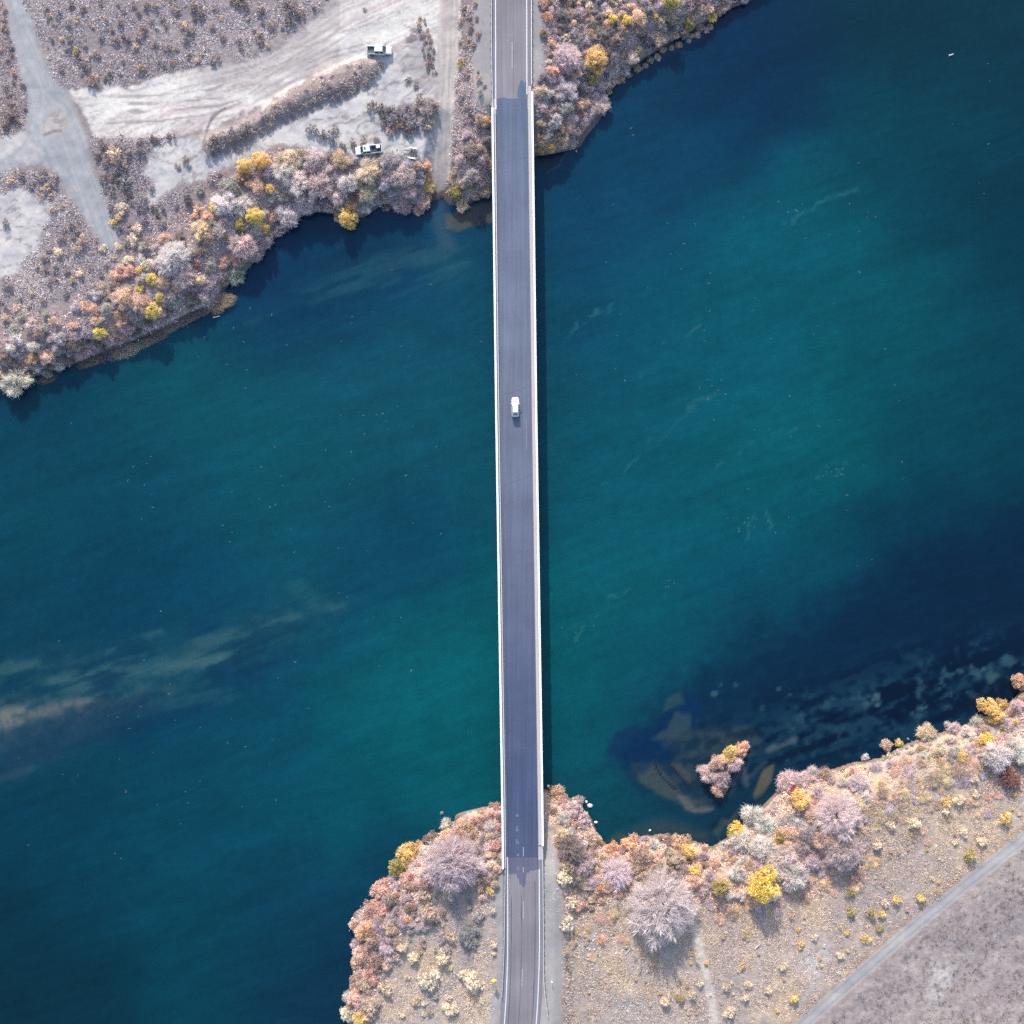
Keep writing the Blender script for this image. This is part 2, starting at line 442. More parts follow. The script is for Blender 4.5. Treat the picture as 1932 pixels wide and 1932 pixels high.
kinds[(np.maximum(np.maximum(s1, s2), np.maximum(s3, s4)) > 1)] = 1
hot = [((760, 60), 45), ((640, 70), 40), ((470, 195), 34), ((540, 150), 28), ((250, 200), 60), ((720, 70), 45)]
for (cu, cv), r in hot:
    m = np.exp(-(((U - cu) / r) ** 2 + ((V - cv) / (r * 0.5)) ** 2)) * sst(np.maximum(s1, s2), 0, 6) * sst(st, 0.3, 0.55)
    C = mix(C, alb((252, 249, 249)), np.clip(m, 0, 1) * 0.9)
# berm, eroded slope rills
sb = poly_sdf(U + wob * 0.7, V + wob * 0.7, BERM)
C = mix(C, mix(np.zeros_like(C) + alb((196, 180, 178)), alb((172, 155, 158)), sst(n_b, 0.4, 0.6)), sst(sb, -4, 6) * 0.95)
kinds[sb > 2] = 0
for k in range(16):
    r = np.random.RandomState(100 + k)
    u0, v0 = 815 - r.rand() * 6, 62 + k * 7
    pts = [(u0, v0)]
    for j in range(5):
        pts.append((pts[-1][0] - 8 - r.rand() * 5, pts[-1][1] + (k - 7) * 0.9 + r.randn() * 2.2))
    m = 1 - sst(line_dist(U, V, pts), 0.4, 2.2)
    C = mix(C, alb((158, 148, 156)) if k % 2 else alb((236, 230, 230)), m * 0.75)
slope_m = poly_sdf(U + wob * .5, V + wob * .5, [(775, 95), (800, 62), (818, 70), (822, 160), (800, 172), (770, 140), (752, 128)])
C = mix(C, alb((172, 164, 170)), sst(slope_m, -3, 6) * 0.55)
# small dirt lane, gully, footpaths
ld = line_dist(U, V, LANE)
lane_m = 1 - sst(ld + wob * 0.25, 17, 23)
C = mix(C, mix(np.zeros_like(C) + alb((208, 198, 200)), alb((226, 216, 214)), sst(streak(rad(88), 61, 12, 0.6), 0.42, 0.6)), lane_m * sst(-V, -370, -340))
C = mix(C, alb((178, 160, 155)), (1 - sst(ld, 8, 20)) * sst(V, 330, 372))
for off in (-5, 6):
    m = 1 - sst(np.abs(line_dist(U, V, [(p[0] + off, p[1]) for p in LANE])), 1.0, 3.0)
    C = mix(C, alb((180, 172, 180)), m * 0.5 * sst(n_a, 0.35, 0.6))
for pts, w_, c in (([(560, 90), (600, 78), (640, 62), (700, 45)], 1.5, (190, 176, 182)), ([(110, 196), (300, 195), (420, 185), (520, 150), (620, 100), (700, 80)], 1.4, (176, 166, 174)),
                   ([(120, 208), (300, 210), (420, 198), (520, 162), (620, 110), (700, 90)], 1.4, (176, 166, 174)), ([(130, 236), (300, 228), (400, 215), (490, 180), (560, 140)], 1.6, (182, 170, 176)),
                   ([(110, 186), (300, 180), (400, 168), (480, 140), (560, 104), (640, 50)], 1.6, (184, 172, 178)), ([(424, 205), (400, 220), (392, 240), (386, 262)], 1.6, (140, 130, 142)),
                   ([(410, 215), (398, 228)], 1.4, (140, 130, 142)), ([(260, 380), (330, 345), (400, 318), (450, 300)], 2.0, (226, 218, 222)),
                   (FOOTPATH, 8, (238, 226, 219)), ([(1244, 1610), (1246, 1640), (1235, 1680)], 5, (206, 196, 196)), ([(1210, 1932), (1232, 1850), (1236, 1800)], 6, (205, 178, 160)),
                   ([(858, 1700), (866, 1740), (880, 1800), (886, 1820)], 9, (176, 172, 184)), ([(790, 1900), (850, 1860), (880, 1820), (884, 1790)], 7, (186, 176, 180)), ([(1128, 0), (1135, 40), (1120, 70), (1095, 78)], 8, (112, 108, 124))):
    m = 1 - sst(line_dist(U, V, pts) + wob * 0.25, w_ * 0.6, w_ * 1.4 + 1)
    C = mix(C, alb(c), m * 0.85 * (1 if w_ > 2 else sst(n_a + .3 * (n_b - .5), .36, .56)))
for (cu, cv), r, c in (((1533, 1815), 26, (222, 216, 220)), ((1545, 1798), 18, (222, 216, 220)), ((1778, 1840), 22, (222, 214, 218)), ((1765, 1862), 20, (214, 206, 210)), ((1190, 1900), 40, (200, 194, 197)), ((1215, 1835), 22, (206, 196, 196)), ((1240, 1600), 14, (200, 194, 200)),
                       ((1800, 1470), 22, (205, 190, 196)), ((1770, 1500), 14, (214, 200, 204)), ((1106, 1782), 22, (202, 196, 200)), ((810, 1905), 22, (186, 178, 184))):
    m = np.exp(-(((U - cu + wob) / r) ** 2 + ((V - cv + wob) / r) ** 2) ** 2)
    C = mix(C, alb(c), m * 0.85 * sst(n_b, 0.25, 0.5))
for (cu, cv), r, a_ in (((1640, 1480), 60, .6), ((1790, 1440), 55, .6), ((1720, 1540), 60, .5), ((1150, 1745), 40, .6), ((1335, 1715), 45, .5), ((1420, 1735), 45, .4), ((1500, 1700), 40, .45), ((1560, 1640), 50, .5), ((1105, 1800), 40, .4), ((1215, 1860), 30, .5), ((1870, 1500), 50, .4), ((745, 1900), 40, .4), ((900, 1660), 30, .4)):
    m = np.exp(-((U - cu + 2 * wob) / r) ** 2 - ((V - cv + 2 * wob) / (r * .7)) ** 2) * a_ * sst(n_b, .25, .6)
    C = mix(C, alb((222, 194, 162)), m)
# gravel roads and shoulders
sg = poly_sdf(U + wob2 * 0.5, V + wob2 * 0.5, GRAVEL_ROAD)
gcol = mix(np.zeros_like(C) + GREY, alb((196, 197, 206)), sst(streak(rad(-70), 111, 20, 0.9), 0.45, 0.62) * 0.9)
C = C * (1 - sst(sg, -6, 8)[:, None]) + gcol * sst(sg, -6, 8)[:, None]
for pts in ([(22, -20), (40, 60), (62, 120), (82, 175), (120, 205), (150, 290), (185, 380), (212, 455)], [(36, -20), (54, 60), (78, 120), (100, 170), (134, 205), (158, 290), (195, 380), (220, 455)], [(70, 170), (64, 220), (58, 260), (30, 300), (-20, 320)], [(82, 180), (76, 230), (80, 280), (120, 320), (160, 390)], [(120, 215), (128, 250), (100, 290), (40, 316)]):
    m = 1 - sst(line_dist(U + .2 * wob, V, pts), .8, 2.6)
    C = mix(C, alb((206, 206, 212)), m * .5 * sst(n_a, .4, .55))
    m = 1 - sst(line_dist(U + 4 + .2 * wob, V + 1, pts), .6, 2.0)
    C = mix(C, alb((166, 165, 176)), m * .45 * sst(n_c, .4, .6))
kinds[sg > 0] = 2
si = poly_sdf(U + wob * 0.5, V + wob * 0.5, ISLAND)
C = mix(C, mix(np.zeros_like(C) + alb((212, 204, 206)), alb((180, 172, 172)), sst(n_b, 0.45, 0.6)), sst(si, -4, 5))
kinds[si > 1] = 1
m = 1 - sst(line_dist(U, V, [(82, 256), (100, 248), (115, 246)]) + wob * .2, 1, 4); C = mix(C, alb((140, 130, 140)), m * 0.7)
m = 1 - sst(line_dist(U, V, [(35, 296), (60, 276), (75, 290), (50, 300)]) + wob * .4, 4, 10); C = mix(C, alb((222, 217, 222)), m * 0.7)
fr = 1 - sst(dg + wob * 0.12, 10.5, 14.5)
fcol = mix(np.zeros_like(C) + alb((184, 180, 188)), alb((202, 198, 203)), sst(np.abs(dg - 6.5), 0, 4))
C = C * (1 - fr[:, None]) + fcol * fr[:, None]
kinds[(fr > 0.5) & (U > 0)] = 3
for p in SHOULDERS:
    s = poly_sdf(U + wob * 0.3, V + wob * 0.3, p)
    C = C * (1 - sst(s, -4, 4)[:, None]) + mix(np.zeros_like(C) + alb((184, 180, 187)), alb((200, 194, 196)), sst(n_a, 0.4, 0.6)) * sst(s, -4, 4)[:, None]
    kinds[s > 0] = 4
# wet margin and river bed
dl = np.where(Z < WATER_Z + 0.6, 1.0, 0.0)
C = mix(C, alb((96, 84, 84)), dl * 0.7)
C = np.clip(C * (0.9 + 0.2 * n_b)[:, None], 0.005, 0.85)

idx = np.arange(n_ax * n_ax).reshape(n_ax, n_ax)
F = np.stack([idx[:-1, :-1], idx[:-1, 1:], idx[1:, 1:], idx[1:, :-1]], -1).reshape(-1, 4)
fk = kinds[F[:, 0]]
P3 = np.stack([X, Y, Z], 1)
for k, name, mat in ((0, "ground", "ground"), (1, "dirt_clearing", "dirt"), (2, "gravel_road", "gravel"), (3, "farm_road", "gravel"), (4, "road_shoulder", "gravel")):
    f = F[fk == k]
    used, inv = np.unique(f.ravel(), return_inverse=True)
    me = np_mesh(name, P3[used], inv, 4, M[mat], C[used], smooth=True)
    tag(link(name, me), kind="structure")

# bilinear ground height for planting
def gz(x, y):
    i = int(np.clip(np.searchsorted(ax, x) - 1, 0, n_ax - 2)); j = int(np.clip(np.searchsorted(ax, y) - 1, 0, n_ax - 2))
    Zg = Z.reshape(n_ax, n_ax)
    fx = (x - ax[i]) / (ax[i + 1] - ax[i]); fy = (y - ax[j]) / (ax[j + 1] - ax[j])
    return float((Zg[j, i] * (1 - fx) + Zg[j, i + 1] * fx) * (1 - fy) + (Zg[j + 1, i] * (1 - fx) + Zg[j + 1, i + 1] * fx) * fy)
def plant_at(u, v, h=0.0):
    z = 0.0
    for _ in range(3):
        x, y, _z = W(u, v, z + h * 0.5); z = gz(x, y)
    return x, y, max(z, WATER_Z - 0.3)
print("ground", round(time.time() - T0, 1))

# ------------------------------------------------------------------ river
bx = axis(0.55, 130.0)
WX, WY = np.meshgrid(bx, bx, indexing='xy'); nb_ = len(bx)
X2 = WX.ravel(); Y2 = WY.ravel()
U2, V2 = uv_of(X2, Y2, WATER_Z)
riv = poly_sdf(U2, V2, RIVER, 1e9)
CTRL = [((50, 800), (12, 60, 96)), ((100, 900), (5, 76, 100)), ((400, 850), (15, 86, 110)), ((700, 700), (20, 86, 115)), ((850, 550), (20, 80, 115)), ((600, 500), (12, 52, 96)), ((750, 450), (14, 50, 96)),  # corner points also carry lens darkening, painted into the water colour
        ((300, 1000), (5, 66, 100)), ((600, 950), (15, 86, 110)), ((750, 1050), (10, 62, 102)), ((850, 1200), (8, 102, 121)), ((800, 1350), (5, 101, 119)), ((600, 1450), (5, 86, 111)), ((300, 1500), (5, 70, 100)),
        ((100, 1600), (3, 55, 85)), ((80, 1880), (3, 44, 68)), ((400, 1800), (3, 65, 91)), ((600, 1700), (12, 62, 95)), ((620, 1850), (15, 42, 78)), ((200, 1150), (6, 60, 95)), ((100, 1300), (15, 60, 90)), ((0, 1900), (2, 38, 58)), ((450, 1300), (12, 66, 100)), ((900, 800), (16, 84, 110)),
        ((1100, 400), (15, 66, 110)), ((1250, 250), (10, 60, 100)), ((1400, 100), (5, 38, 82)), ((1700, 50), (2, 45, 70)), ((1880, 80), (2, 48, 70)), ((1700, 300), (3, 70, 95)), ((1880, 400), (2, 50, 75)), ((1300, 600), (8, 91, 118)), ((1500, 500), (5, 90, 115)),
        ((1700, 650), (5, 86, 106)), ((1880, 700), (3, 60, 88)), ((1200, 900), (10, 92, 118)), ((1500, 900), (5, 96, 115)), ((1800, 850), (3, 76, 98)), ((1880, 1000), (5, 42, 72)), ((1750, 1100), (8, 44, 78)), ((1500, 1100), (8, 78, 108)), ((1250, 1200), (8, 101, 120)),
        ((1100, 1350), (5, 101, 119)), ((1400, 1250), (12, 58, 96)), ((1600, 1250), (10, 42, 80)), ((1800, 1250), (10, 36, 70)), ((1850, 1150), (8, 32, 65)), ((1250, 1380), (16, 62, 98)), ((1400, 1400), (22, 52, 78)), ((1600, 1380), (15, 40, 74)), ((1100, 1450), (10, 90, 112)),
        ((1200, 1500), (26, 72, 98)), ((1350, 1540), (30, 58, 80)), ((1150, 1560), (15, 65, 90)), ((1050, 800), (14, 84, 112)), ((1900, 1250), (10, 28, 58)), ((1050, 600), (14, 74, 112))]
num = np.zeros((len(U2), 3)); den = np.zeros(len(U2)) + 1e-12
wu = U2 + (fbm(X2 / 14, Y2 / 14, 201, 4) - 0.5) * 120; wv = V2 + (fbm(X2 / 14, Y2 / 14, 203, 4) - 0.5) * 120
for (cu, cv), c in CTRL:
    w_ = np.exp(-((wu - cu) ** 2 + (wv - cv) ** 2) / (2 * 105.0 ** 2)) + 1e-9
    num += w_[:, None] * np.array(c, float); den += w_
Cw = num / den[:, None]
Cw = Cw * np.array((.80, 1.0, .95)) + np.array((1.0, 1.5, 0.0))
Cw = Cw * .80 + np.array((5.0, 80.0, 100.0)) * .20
ca, sa = math.cos(rad(20)), math.sin(rad(20))
flow = fbm((X2 * ca + Y2 * sa) / 24, (-X2 * sa + Y2 * ca) / 4.5, 211, 5)
mott = fbm(X2 / 5, Y2 / 5, 215, 4)
Cw = Cw * (1 + 0.16 * (flow - 0.5) + 0.10 * (mott - 0.5))[:, None]
ww = (fbm(X2 / 3, Y2 / 3, 221, 4) - 0.5)
def wpoly(poly, c, amt, soft=6, wobble=14, tex=None):
    global Cw
    s = poly_sdf(U2 + ww * wobble, V2 + ww * wobble, poly)
    m = sst(s, -soft, soft) * amt
    if tex is not None: m = m * tex
    Cw = mix(Cw, np.array(c, float), m)
def wline(pts, w_, c, amt, tex=None, wobble=10):
    global Cw
    m = (1 - sst(line_dist(U2 + ww * wobble, V2 + ww * wobble, pts), w_ * 0.3, w_ * 1.5)) * amt
    if tex is not None: m = m * tex
    Cw = mix(Cw, np.array(c, float), m)
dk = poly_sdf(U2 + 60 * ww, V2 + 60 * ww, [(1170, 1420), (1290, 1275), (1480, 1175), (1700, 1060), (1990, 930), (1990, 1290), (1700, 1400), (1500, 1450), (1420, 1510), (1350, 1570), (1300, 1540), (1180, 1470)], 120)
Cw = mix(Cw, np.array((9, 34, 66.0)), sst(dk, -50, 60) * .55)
tf = fbm(X2 / 1.6, Y2 / 1.6, 231, 4); fl2 = fbm((X2 * ca + Y2 * sa) / 9, (-X2 * sa + Y2 * ca) / 1.8, 241, 5)
tx = sst(fl2, 0.42, 0.6); tm = sst(mott, 0.40, 0.62)
wpoly([(-40, 1250), (150, 1238), (330, 1215), (470, 1175), (600, 1120), (670, 1140), (520, 1215), (400, 1280), (260, 1345), (120, 1420), (-40, 1500)], (58, 94, 108), .38, 34, 46, .25 + .75 * sst(tf * .45 + fl2 * .55, .38, .62))
wpoly([(-40, 1325), (120, 1312), (300, 1290), (330, 1305), (200, 1345), (90, 1385), (-40, 1420)], (68, 96, 106), .6, 16, 24, .4 + .6 * sst(tf, .35, .6))
wpoly([(150, 1400), (330, 1330), (420, 1270), (560, 1215), (560, 1240), (430, 1330), (250, 1420)], (8, 50, 88), .35, 24, 30)
# weed streaks and shoal on the left
wpoly([(-20, 1338), (80, 1335), (165, 1316), (185, 1322), (110, 1352), (40, 1368), (-20, 1395)], (122, 124, 124), 0.95, 10, 14, .6 + .4 * sst(tf, .35, .55))
for pts, w_, a in (([(0, 1262), (60, 1255), (128, 1246)], 12, .55), ([(100, 1285), (200, 1268), (330, 1256), (420, 1236)], 16, .5), ([(320, 1265), (420, 1238)], 9, .5), ([(380, 1210), (470, 1192), (560, 1170)], 13, .5), ([(560, 1110), (600, 1135), (640, 1150)], 20, .3),
                   ([(210, 1232), (300, 1190)], 9, .4), ([(320, 1330), (430, 1310)], 18, .25), ([(0, 1470), (60, 1448)], 9, .35), ([(110, 1290), (180, 1300)], 14, .4), ([(640, 510), (760, 490), (880, 490)], 18, .28), ([(470, 600), (560, 560), (680, 540)], 16, .22), ([(1150, 130), (1250, 95), (1320, 65)], 12, .25),
                   ([(1050, 1200), (1120, 1160), (1200, 1120)], 3, .15), ([(1250, 830), (1300, 770), (1370, 735)], 3, .25), ([(780, 470), (850, 520)], 30, .15)):
    wline(pts, w_, (72, 110, 118), a, 0.3 + 0.7 * tx)
weedbed = np.exp(-(((U2 - 300) / 330) ** 2 + ((V2 - 1260 + 0.22 * (U2 - 300)) / 75) ** 2))
Cw = mix(Cw, np.array((64, 98, 110.0)), weedbed * (.35 + .65 * sst(fl2 * .7 + tf * .3, .42, .66)) * .30)
Cw = mix(Cw, np.array((16, 46, 84.0)), weedbed * sst(1 - fl2, .50, .68) * .4)
wb2 = np.exp(-(((U2 - 720) / 200) ** 2 + ((V2 - 530 + 0.3 * (U2 - 720)) / 50) ** 2))
Cw = mix(Cw, np.array((40, 90, 112.0)), wb2 * sst(fl2, .46, .64) * .5)
wb3 = np.exp(-(((U2 - 1680) / 330) ** 2 + ((V2 - 1330 + 0.28 * (U2 - 1680)) / 75) ** 2))
Cw = mix(Cw, np.array((38, 74, 94.0)), np.clip(wb3 * 1.3, 0, 1) * sst(tf * .45 + fl2 * .55, .47, .60) * .62)
Cw = mix(Cw, np.array((5, 22, 46.0)), np.clip(wb3 * 1.4, 0, 1) * sst(1 - (tf * .3 + fl2 * .7), .47, .60) * .7)
Cw = mix(Cw, np.array((70, 108, 114.0)), np.clip(wb3 * 1.2, 0, 1) * sst(tf * .6 + mott * .4, .59, .70) * .36)
wpoly([(0, 1380), (120, 1340), (260, 1310), (320, 1330), (200, 1400), (0, 1480)], (34, 62, 92), 0.5, 20, 20)
# dark weed beds and shoals near the islet
wpoly([(1150, 1390), (1240, 1370), (1290, 1300), (1330, 1340), (1270, 1400), (1260, 1440), (1190, 1440), (1140, 1420)], (14, 50, 92), 0.7, 10, 20)
wpoly([(1235, 1395), (1290, 1370), (1330, 1375), (1420, 1370), (1440, 1400), (1380, 1500), (1340, 1530), (1300, 1530), (1230, 1490), (1180, 1460), (1200, 1445), (1260, 1440), (1272, 1420)], (60, 74, 84), 0.75, 7, 12, 0.45 + 0.55 * sst(tf * .4 + fl2 * .6, .38, .6))
wpoly([(1258, 1320), (1282, 1305), (1290, 1325), (1268, 1340), (1250, 1345)], (58, 86, 92), 0.7, 5)
wpoly([(1232, 1395), (1262, 1370), (1278, 1345), (1300, 1345), (1300, 1375), (1270, 1392)], (64, 84, 92), 0.7, 4)
wpoly([(1190, 1442), (1235, 1436), (1265, 1470), (1290, 1500), (1330, 1515), (1300, 1520), (1250, 1500), (1200, 1470)], (74, 86, 90), 0.8, 5)
wpoly([(1262, 1440), (1280, 1435), (1310, 1470), (1300, 1480), (1280, 1460)], (80, 84, 90), 0.7, 4)
wpoly([(1278, 1500), (1296, 1505), (1310, 1522), (1345, 1524), (1352, 1532), (1310, 1534), (1290, 1525)], (104, 108, 110), 0.8, 3)
wline([(1235, 1440), (1248, 1465), (1275, 1490)], 2.2, (22, 40, 62), .9); wline([(1262, 1440), (1285, 1468), (1300, 1485)], 2.2, (24, 38, 58), .9)
wpoly([(1190, 1478), (1230, 1440), (1245, 1400), (1205, 1400), (1165, 1420)], (12, 46, 86), 0.55, 8)
wpoly([(1440, 1452), (1462, 1440), (1456, 1470), (1440, 1500), (1424, 1512), (1420, 1500)], (102, 96, 84), 0.95, 3, 4)
wline([(1386, 1475), (1400, 1450), (1410, 1480)], 7, (86, 92, 110), .7)
wline([(1450, 1418), (1480, 1400), (1502, 1393)], 5, (92, 104, 112), .65); wline([(1410, 1468), (1445, 1440)], 5, (80, 92, 104), .5)
wpoly([(1395, 1560), (1440, 1500), (1460, 1480), (1400, 1520), (1340, 1560), (1330, 1580)], (14, 36, 60), 0.7, 8)
wpoly([(1340, 1570), (1370, 1545), (1395, 1525), (1390, 1545), (1355, 1580)], (70, 88, 92), 0.7, 4)
wpoly([(1140, 1590), (1165, 1570), (1190, 1578), (1175, 1600)], (88, 88, 84), 0.6, 6)
wpoly([(1190, 1560), (1260, 1545), (1340, 1570), (1330, 1600), (1200, 1590)], (72, 76, 82), 0.6, 12)
rng0 = np.random.RandomState(7)
for cu, cv, r, a in ((1348, 1310, 8, .6), (1388, 1294, 6, .5), (1360, 1290, 5, .4), (1650, 1322, 17, .75), (1640, 1330, 12, .6), (1810, 1268, 14, .6), (1840, 1265, 18, .5), (1870, 1280, 16, .45), (1905, 1250, 16, .4), (1780, 1270, 10, .3), (1468, 1300, 6, .5), (1490, 1310, 5, .4), (1440, 1335, 8, .3), (1510, 1360, 8, .25), (1740, 1335, 8, .35), (1720, 1345, 6, .3)):
    m = np.exp(-((U2 - cu) / r) ** 2 - ((V2 - cv) / (r * .8)) ** 2) ; m = sst(m + 1.5 * (tf - .5) + .7 * (fl2 - .5), .38, .85) * sst(m, .06, .4) * a * .7
    Cw = mix(Cw, np.array((88, 124, 128.0)), np.clip(m * 1.3, 0, 1))
# shelves by the abutments and ramp
wpoly([(838, 405), (880, 392), (932, 378), (932, 422), (900, 425), (862, 436), (842, 430)], (96, 92, 92), 0.85, 3, 6)
wline([(905, 410), (918, 426), (930, 430)], 2, (30, 50, 70), .8)
wpoly([(815, 378), (842, 374), (842, 410), (860, 470), (830, 470), (812, 420)], (92, 108, 128), 0.5, 14)
wpoly([(1008, 288), (1060, 276), (1066, 296), (1050, 312), (1030, 322), (1008, 318)], (42, 62, 84), 0.85, 3, 5)
wline([(1066, 290), (1055, 310), (1030, 322)], 1.5, (120, 128, 132), .5)
for pts in ([(1120, 940), (1180, 880), (1230, 835), (1262, 800), (1300, 768), (1362, 736)], [(1085, 1210), (1110, 1170), (1150, 1130), (1195, 1105)], [(1405, 1010), (1422, 975), (1446, 955)], [(1440, 1015), (1456, 990), (1450, 965)], [(1250, 1115), (1270, 1100), (1290, 1108)], [(1540, 900), (1570, 885), (1600, 880)], [(1190, 720), (1240, 660), (1320, 610)], [(1060, 640), (1120, 590), (1180, 570)], [(1330, 900), (1400, 850), (1500, 800)], [(1480, 420), (1540, 380), (1620, 360)]):
    wline(pts, 4, (58, 118, 128), .55, sst(tf * .6 + fl2 * .4, .44, .62), 26)
# near banks a little shallower
shore = sst(-riv, -16, 4)
Cw = mix(Cw, Cw * 0.55 + np.array((44, 48, 62)) * 0.45, shore * 0.6)
Cw = np.clip(Cw, 0, 255)
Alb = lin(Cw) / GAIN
idx = np.arange(nb_ * nb_).reshape(nb_, nb_)
F = np.stack([idx[:-1, :-1], idx[:-1, 1:], idx[1:, 1:], idx[1:, :-1]], -1).reshape(-1, 4)
keep = (riv[F].max(1) > -60)
F = F[keep]
used, inv = np.unique(F.ravel(), return_inverse=True)
m, nt, bs = new_mat("river_water")
at = nt.nodes.new("ShaderNodeAttribute"); at.attribute_name = "tint"
n1 = noise_node(nt, 3.0, 3, 0.75); n2 = noise_node(nt, 0.5, 4, 0.6)
mpv = nt.nodes.new("ShaderNodeMapping"); gg = nt.nodes.new("ShaderNodeNewGeometry"); mpv.inputs["Rotation"].default_value = (0, 0, rad(-20)); nt.links.new(gg.outputs["Position"], mpv.inputs["Vector"])
n3 = noise_node(nt, 1.0, 5, 0.65, vec=mpv.outputs[0], map_scale=(0.10, 0.55, 1))
f = mul(nt, mul(nt, ramp_val(nt, n1.outputs["Fac"], 0.3, 0.7, 0.78, 1.22), ramp_val(nt, n2.outputs["Fac"], 0.3, 0.7, 0.92, 1.08)), ramp_val(nt, n3.outputs["Fac"], 0.3, 0.7, 0.90, 1.10))
nt.links.new(vscale(nt, at.outputs["Color"], f), bs.inputs["Base Color"])
bs.inputs["Roughness"].default_value = 0.12; bs.inputs["IOR"].default_value = 1.33; bs.inputs["Specular IOR Level"].default_value = 0.3
bump(nt, bs, n1.outputs["Fac"], 0.45, 0.06)
M["water"] = m
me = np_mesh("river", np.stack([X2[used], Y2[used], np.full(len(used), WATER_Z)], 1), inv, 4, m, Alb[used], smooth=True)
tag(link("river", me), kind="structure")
print("river", round(time.time() - T0, 1))

# ------------------------------------------------------------------ road and bridge
def road_mat(name, rgb, streaky=0.10):
    m, nt, bs = new_mat(name)
    base = nt.nodes.new("ShaderNodeRGB"); base.outputs[0].default_value = (*alb(rgb), 1)
    n1 = noise_node(nt, 1.0, 4, 0.6, map_scale=(2.2, 0.035, 1)); n2 = noise_node(nt, 5.0, 3, 0.7); n3 = noise_node(nt, 0.12, 3, 0.5)
    f = mul(nt, mul(nt, ramp_val(nt, n1.outputs["Fac"], 0.3, 0.7, 1 - streaky, 1 + streaky), ramp_val(nt, n2.outputs["Fac"], 0.3, 0.7, 0.93, 1.07)), ramp_val(nt, n3.outputs["Fac"], 0.3, 0.7, 0.88, 1.12))
    nt.links.new(vscale(nt, base.outputs[0], f), bs.inputs["Base Color"])
    bs.inputs["Roughness"].default_value = 0.85; bs.inputs["Specular IOR Level"].default_value = 0.25
    bump(nt, bs, n2.outputs["Fac"], 0.3, 0.02)
    return m
M["asphalt"] = road_mat("approach_asphalt", (158, 153, 166), 0.15)
M["overlay"] = road_mat("bridge_asphalt", (106, 110, 150), 0.15)
nt = M["overlay"].node_tree
g_ = nt.nodes.new("ShaderNodeNewGeometry"); sx = nt.nodes.new("ShaderNodeSeparateXYZ"); nt.links.new(g_.outputs["Position"], sx.inputs[0])
cr = nt.nodes.new("ShaderNodeValToRGB"); el = cr.color_ramp.elements
t_ = ramp_val(nt, sx.outputs["Y"], W(0, 1680, DECK_Z)[1], W(0, 150, DECK_Z)[1], 0, 1)
nt.links.new(t_, cr.inputs[0])
for k_, (p_, c_) in enumerate(((0.0, (94, 107, 140)), (0.12, (84, 99, 140)), (0.35, (106, 116, 148)), (0.62, (127, 136, 162)), (0.85, (118, 130, 160)), (1.0, (106, 122, 153)))):
    e_ = el[k_] if k_ < 2 else el.new(p_)
    e_.position = p_; e_.color = (*alb(c_), 1)
for n_ in nt.nodes:
    if n_.type == 'VECT_MATH':
        for l_ in list(n_.inputs[0].links): nt.links.remove(l_)
        nt.links.new(cr.outputs[0], n_.inputs[0])
M["concrete"] = simple("concrete", (222, 216, 228), 0.85, var=0.08, srgb=True)
M["whitecon"] = simple("whitewashed_concrete", (0.74, 0.73, 0.75), 0.8, var=0.06)
M["paint"] = simple("road_paint", (0.52, 0.52, 0.55), 0.7, var=0.15, scale=2.0)
M["fadedpaint"] = simple("worn_road_paint", (206, 200, 215), 0.8, var=0.18, scale=2.0, srgb=True)
M["smear"] = simple("faint_road_paint", (158, 164, 196), 0.8, var=0.2, srgb=True)
M["tar"] = simple("tar_crack", (112, 106, 124), 0.7, srgb=True)
M["dust"] = simple("gutter_dust", (158, 148, 156), 0.95, var=0.2, scale=1.5, srgb=True)
M["steel"] = simple("galvanised_steel", (0.50, 0.50, 0.53), 0.5, metal=0.35, var=0.08)
M["darksteel"] = simple("dark_steel", (0.06, 0.06, 0.065), 0.6, var=0.1)
M["timber"] = simple("weathered_post", (0.16, 0.14, 0.13), 0.9)

ROADP = np.array([W(u, v, DECK_Z)[:2] for u, v in ROAD_C])
def dense(P, step=2.5, lim=400):
    out = []
    for i in range(len(P) - 1):
        L = np.linalg.norm(P[i + 1] - P[i]); n = max(1, int(min(L / step, lim)))
        for k in range(n): out.append(P[i] + (P[i + 1] - P[i]) * k / n)
    out.append(P[-1])
    out = np.array(out)
    for _ in range(3):
        out[1:-1] = (out[:-2] + 2 * out[1:-1] + out[2:]) / 4
    return out
RC = dense(ROADP)
def normals(P):
    t = np.gradient(P, axis=0); t /= np.linalg.norm(t, axis=1)[:, None]
    return np.stack([-t[:, 1], t[:, 0]], 1)        # travelling down the picture (-y): this points east (+x)
RN = normals(RC)
def yv(v, z=DECK_Z): return W(0, v, z)[1]
def strip(P, N, a, b, z, z2=None):
    n = len(P)
    A = P + N * a; B = P + N * b
    vs = [(p[0], p[1], z) for p in A] + [(p[0], p[1], z if z2 is None else z2) for p in B]
    fs = [(i, i + 1, n + i + 1, n + i) for i in range(n - 1)]
    return vs, fs
def span(v0, v1, P=None, N=None):
    y1, y0 = yv(v0), yv(v1)
    m = (RC[:, 1] <= y1 + 0.01) & (RC[:, 1] >= y0 - 0.01)
    P = RC[m]; N = RN[m]
    def at_y(y):
        j = np.searchsorted(-RC[:, 1], -y); j = min(max(j, 1), len(RC) - 1)
        t = (RC[j - 1, 1] - y) / max(RC[j - 1, 1] - RC[j, 1], 1e-9)
        return RC[j - 1] + (RC[j] - RC[j - 1]) * t, RN[j]
    a, na = at_y(y1); b, nb = at_y(y0)
    P = np.vstack([[a], P, [b]]); N = np.vstack([[na], N, [nb]])
    k = np.concatenate([[True], np.linalg.norm(np.diff(P, axis=0), axis=1) > 1e-4])
    return P[k], N[k]
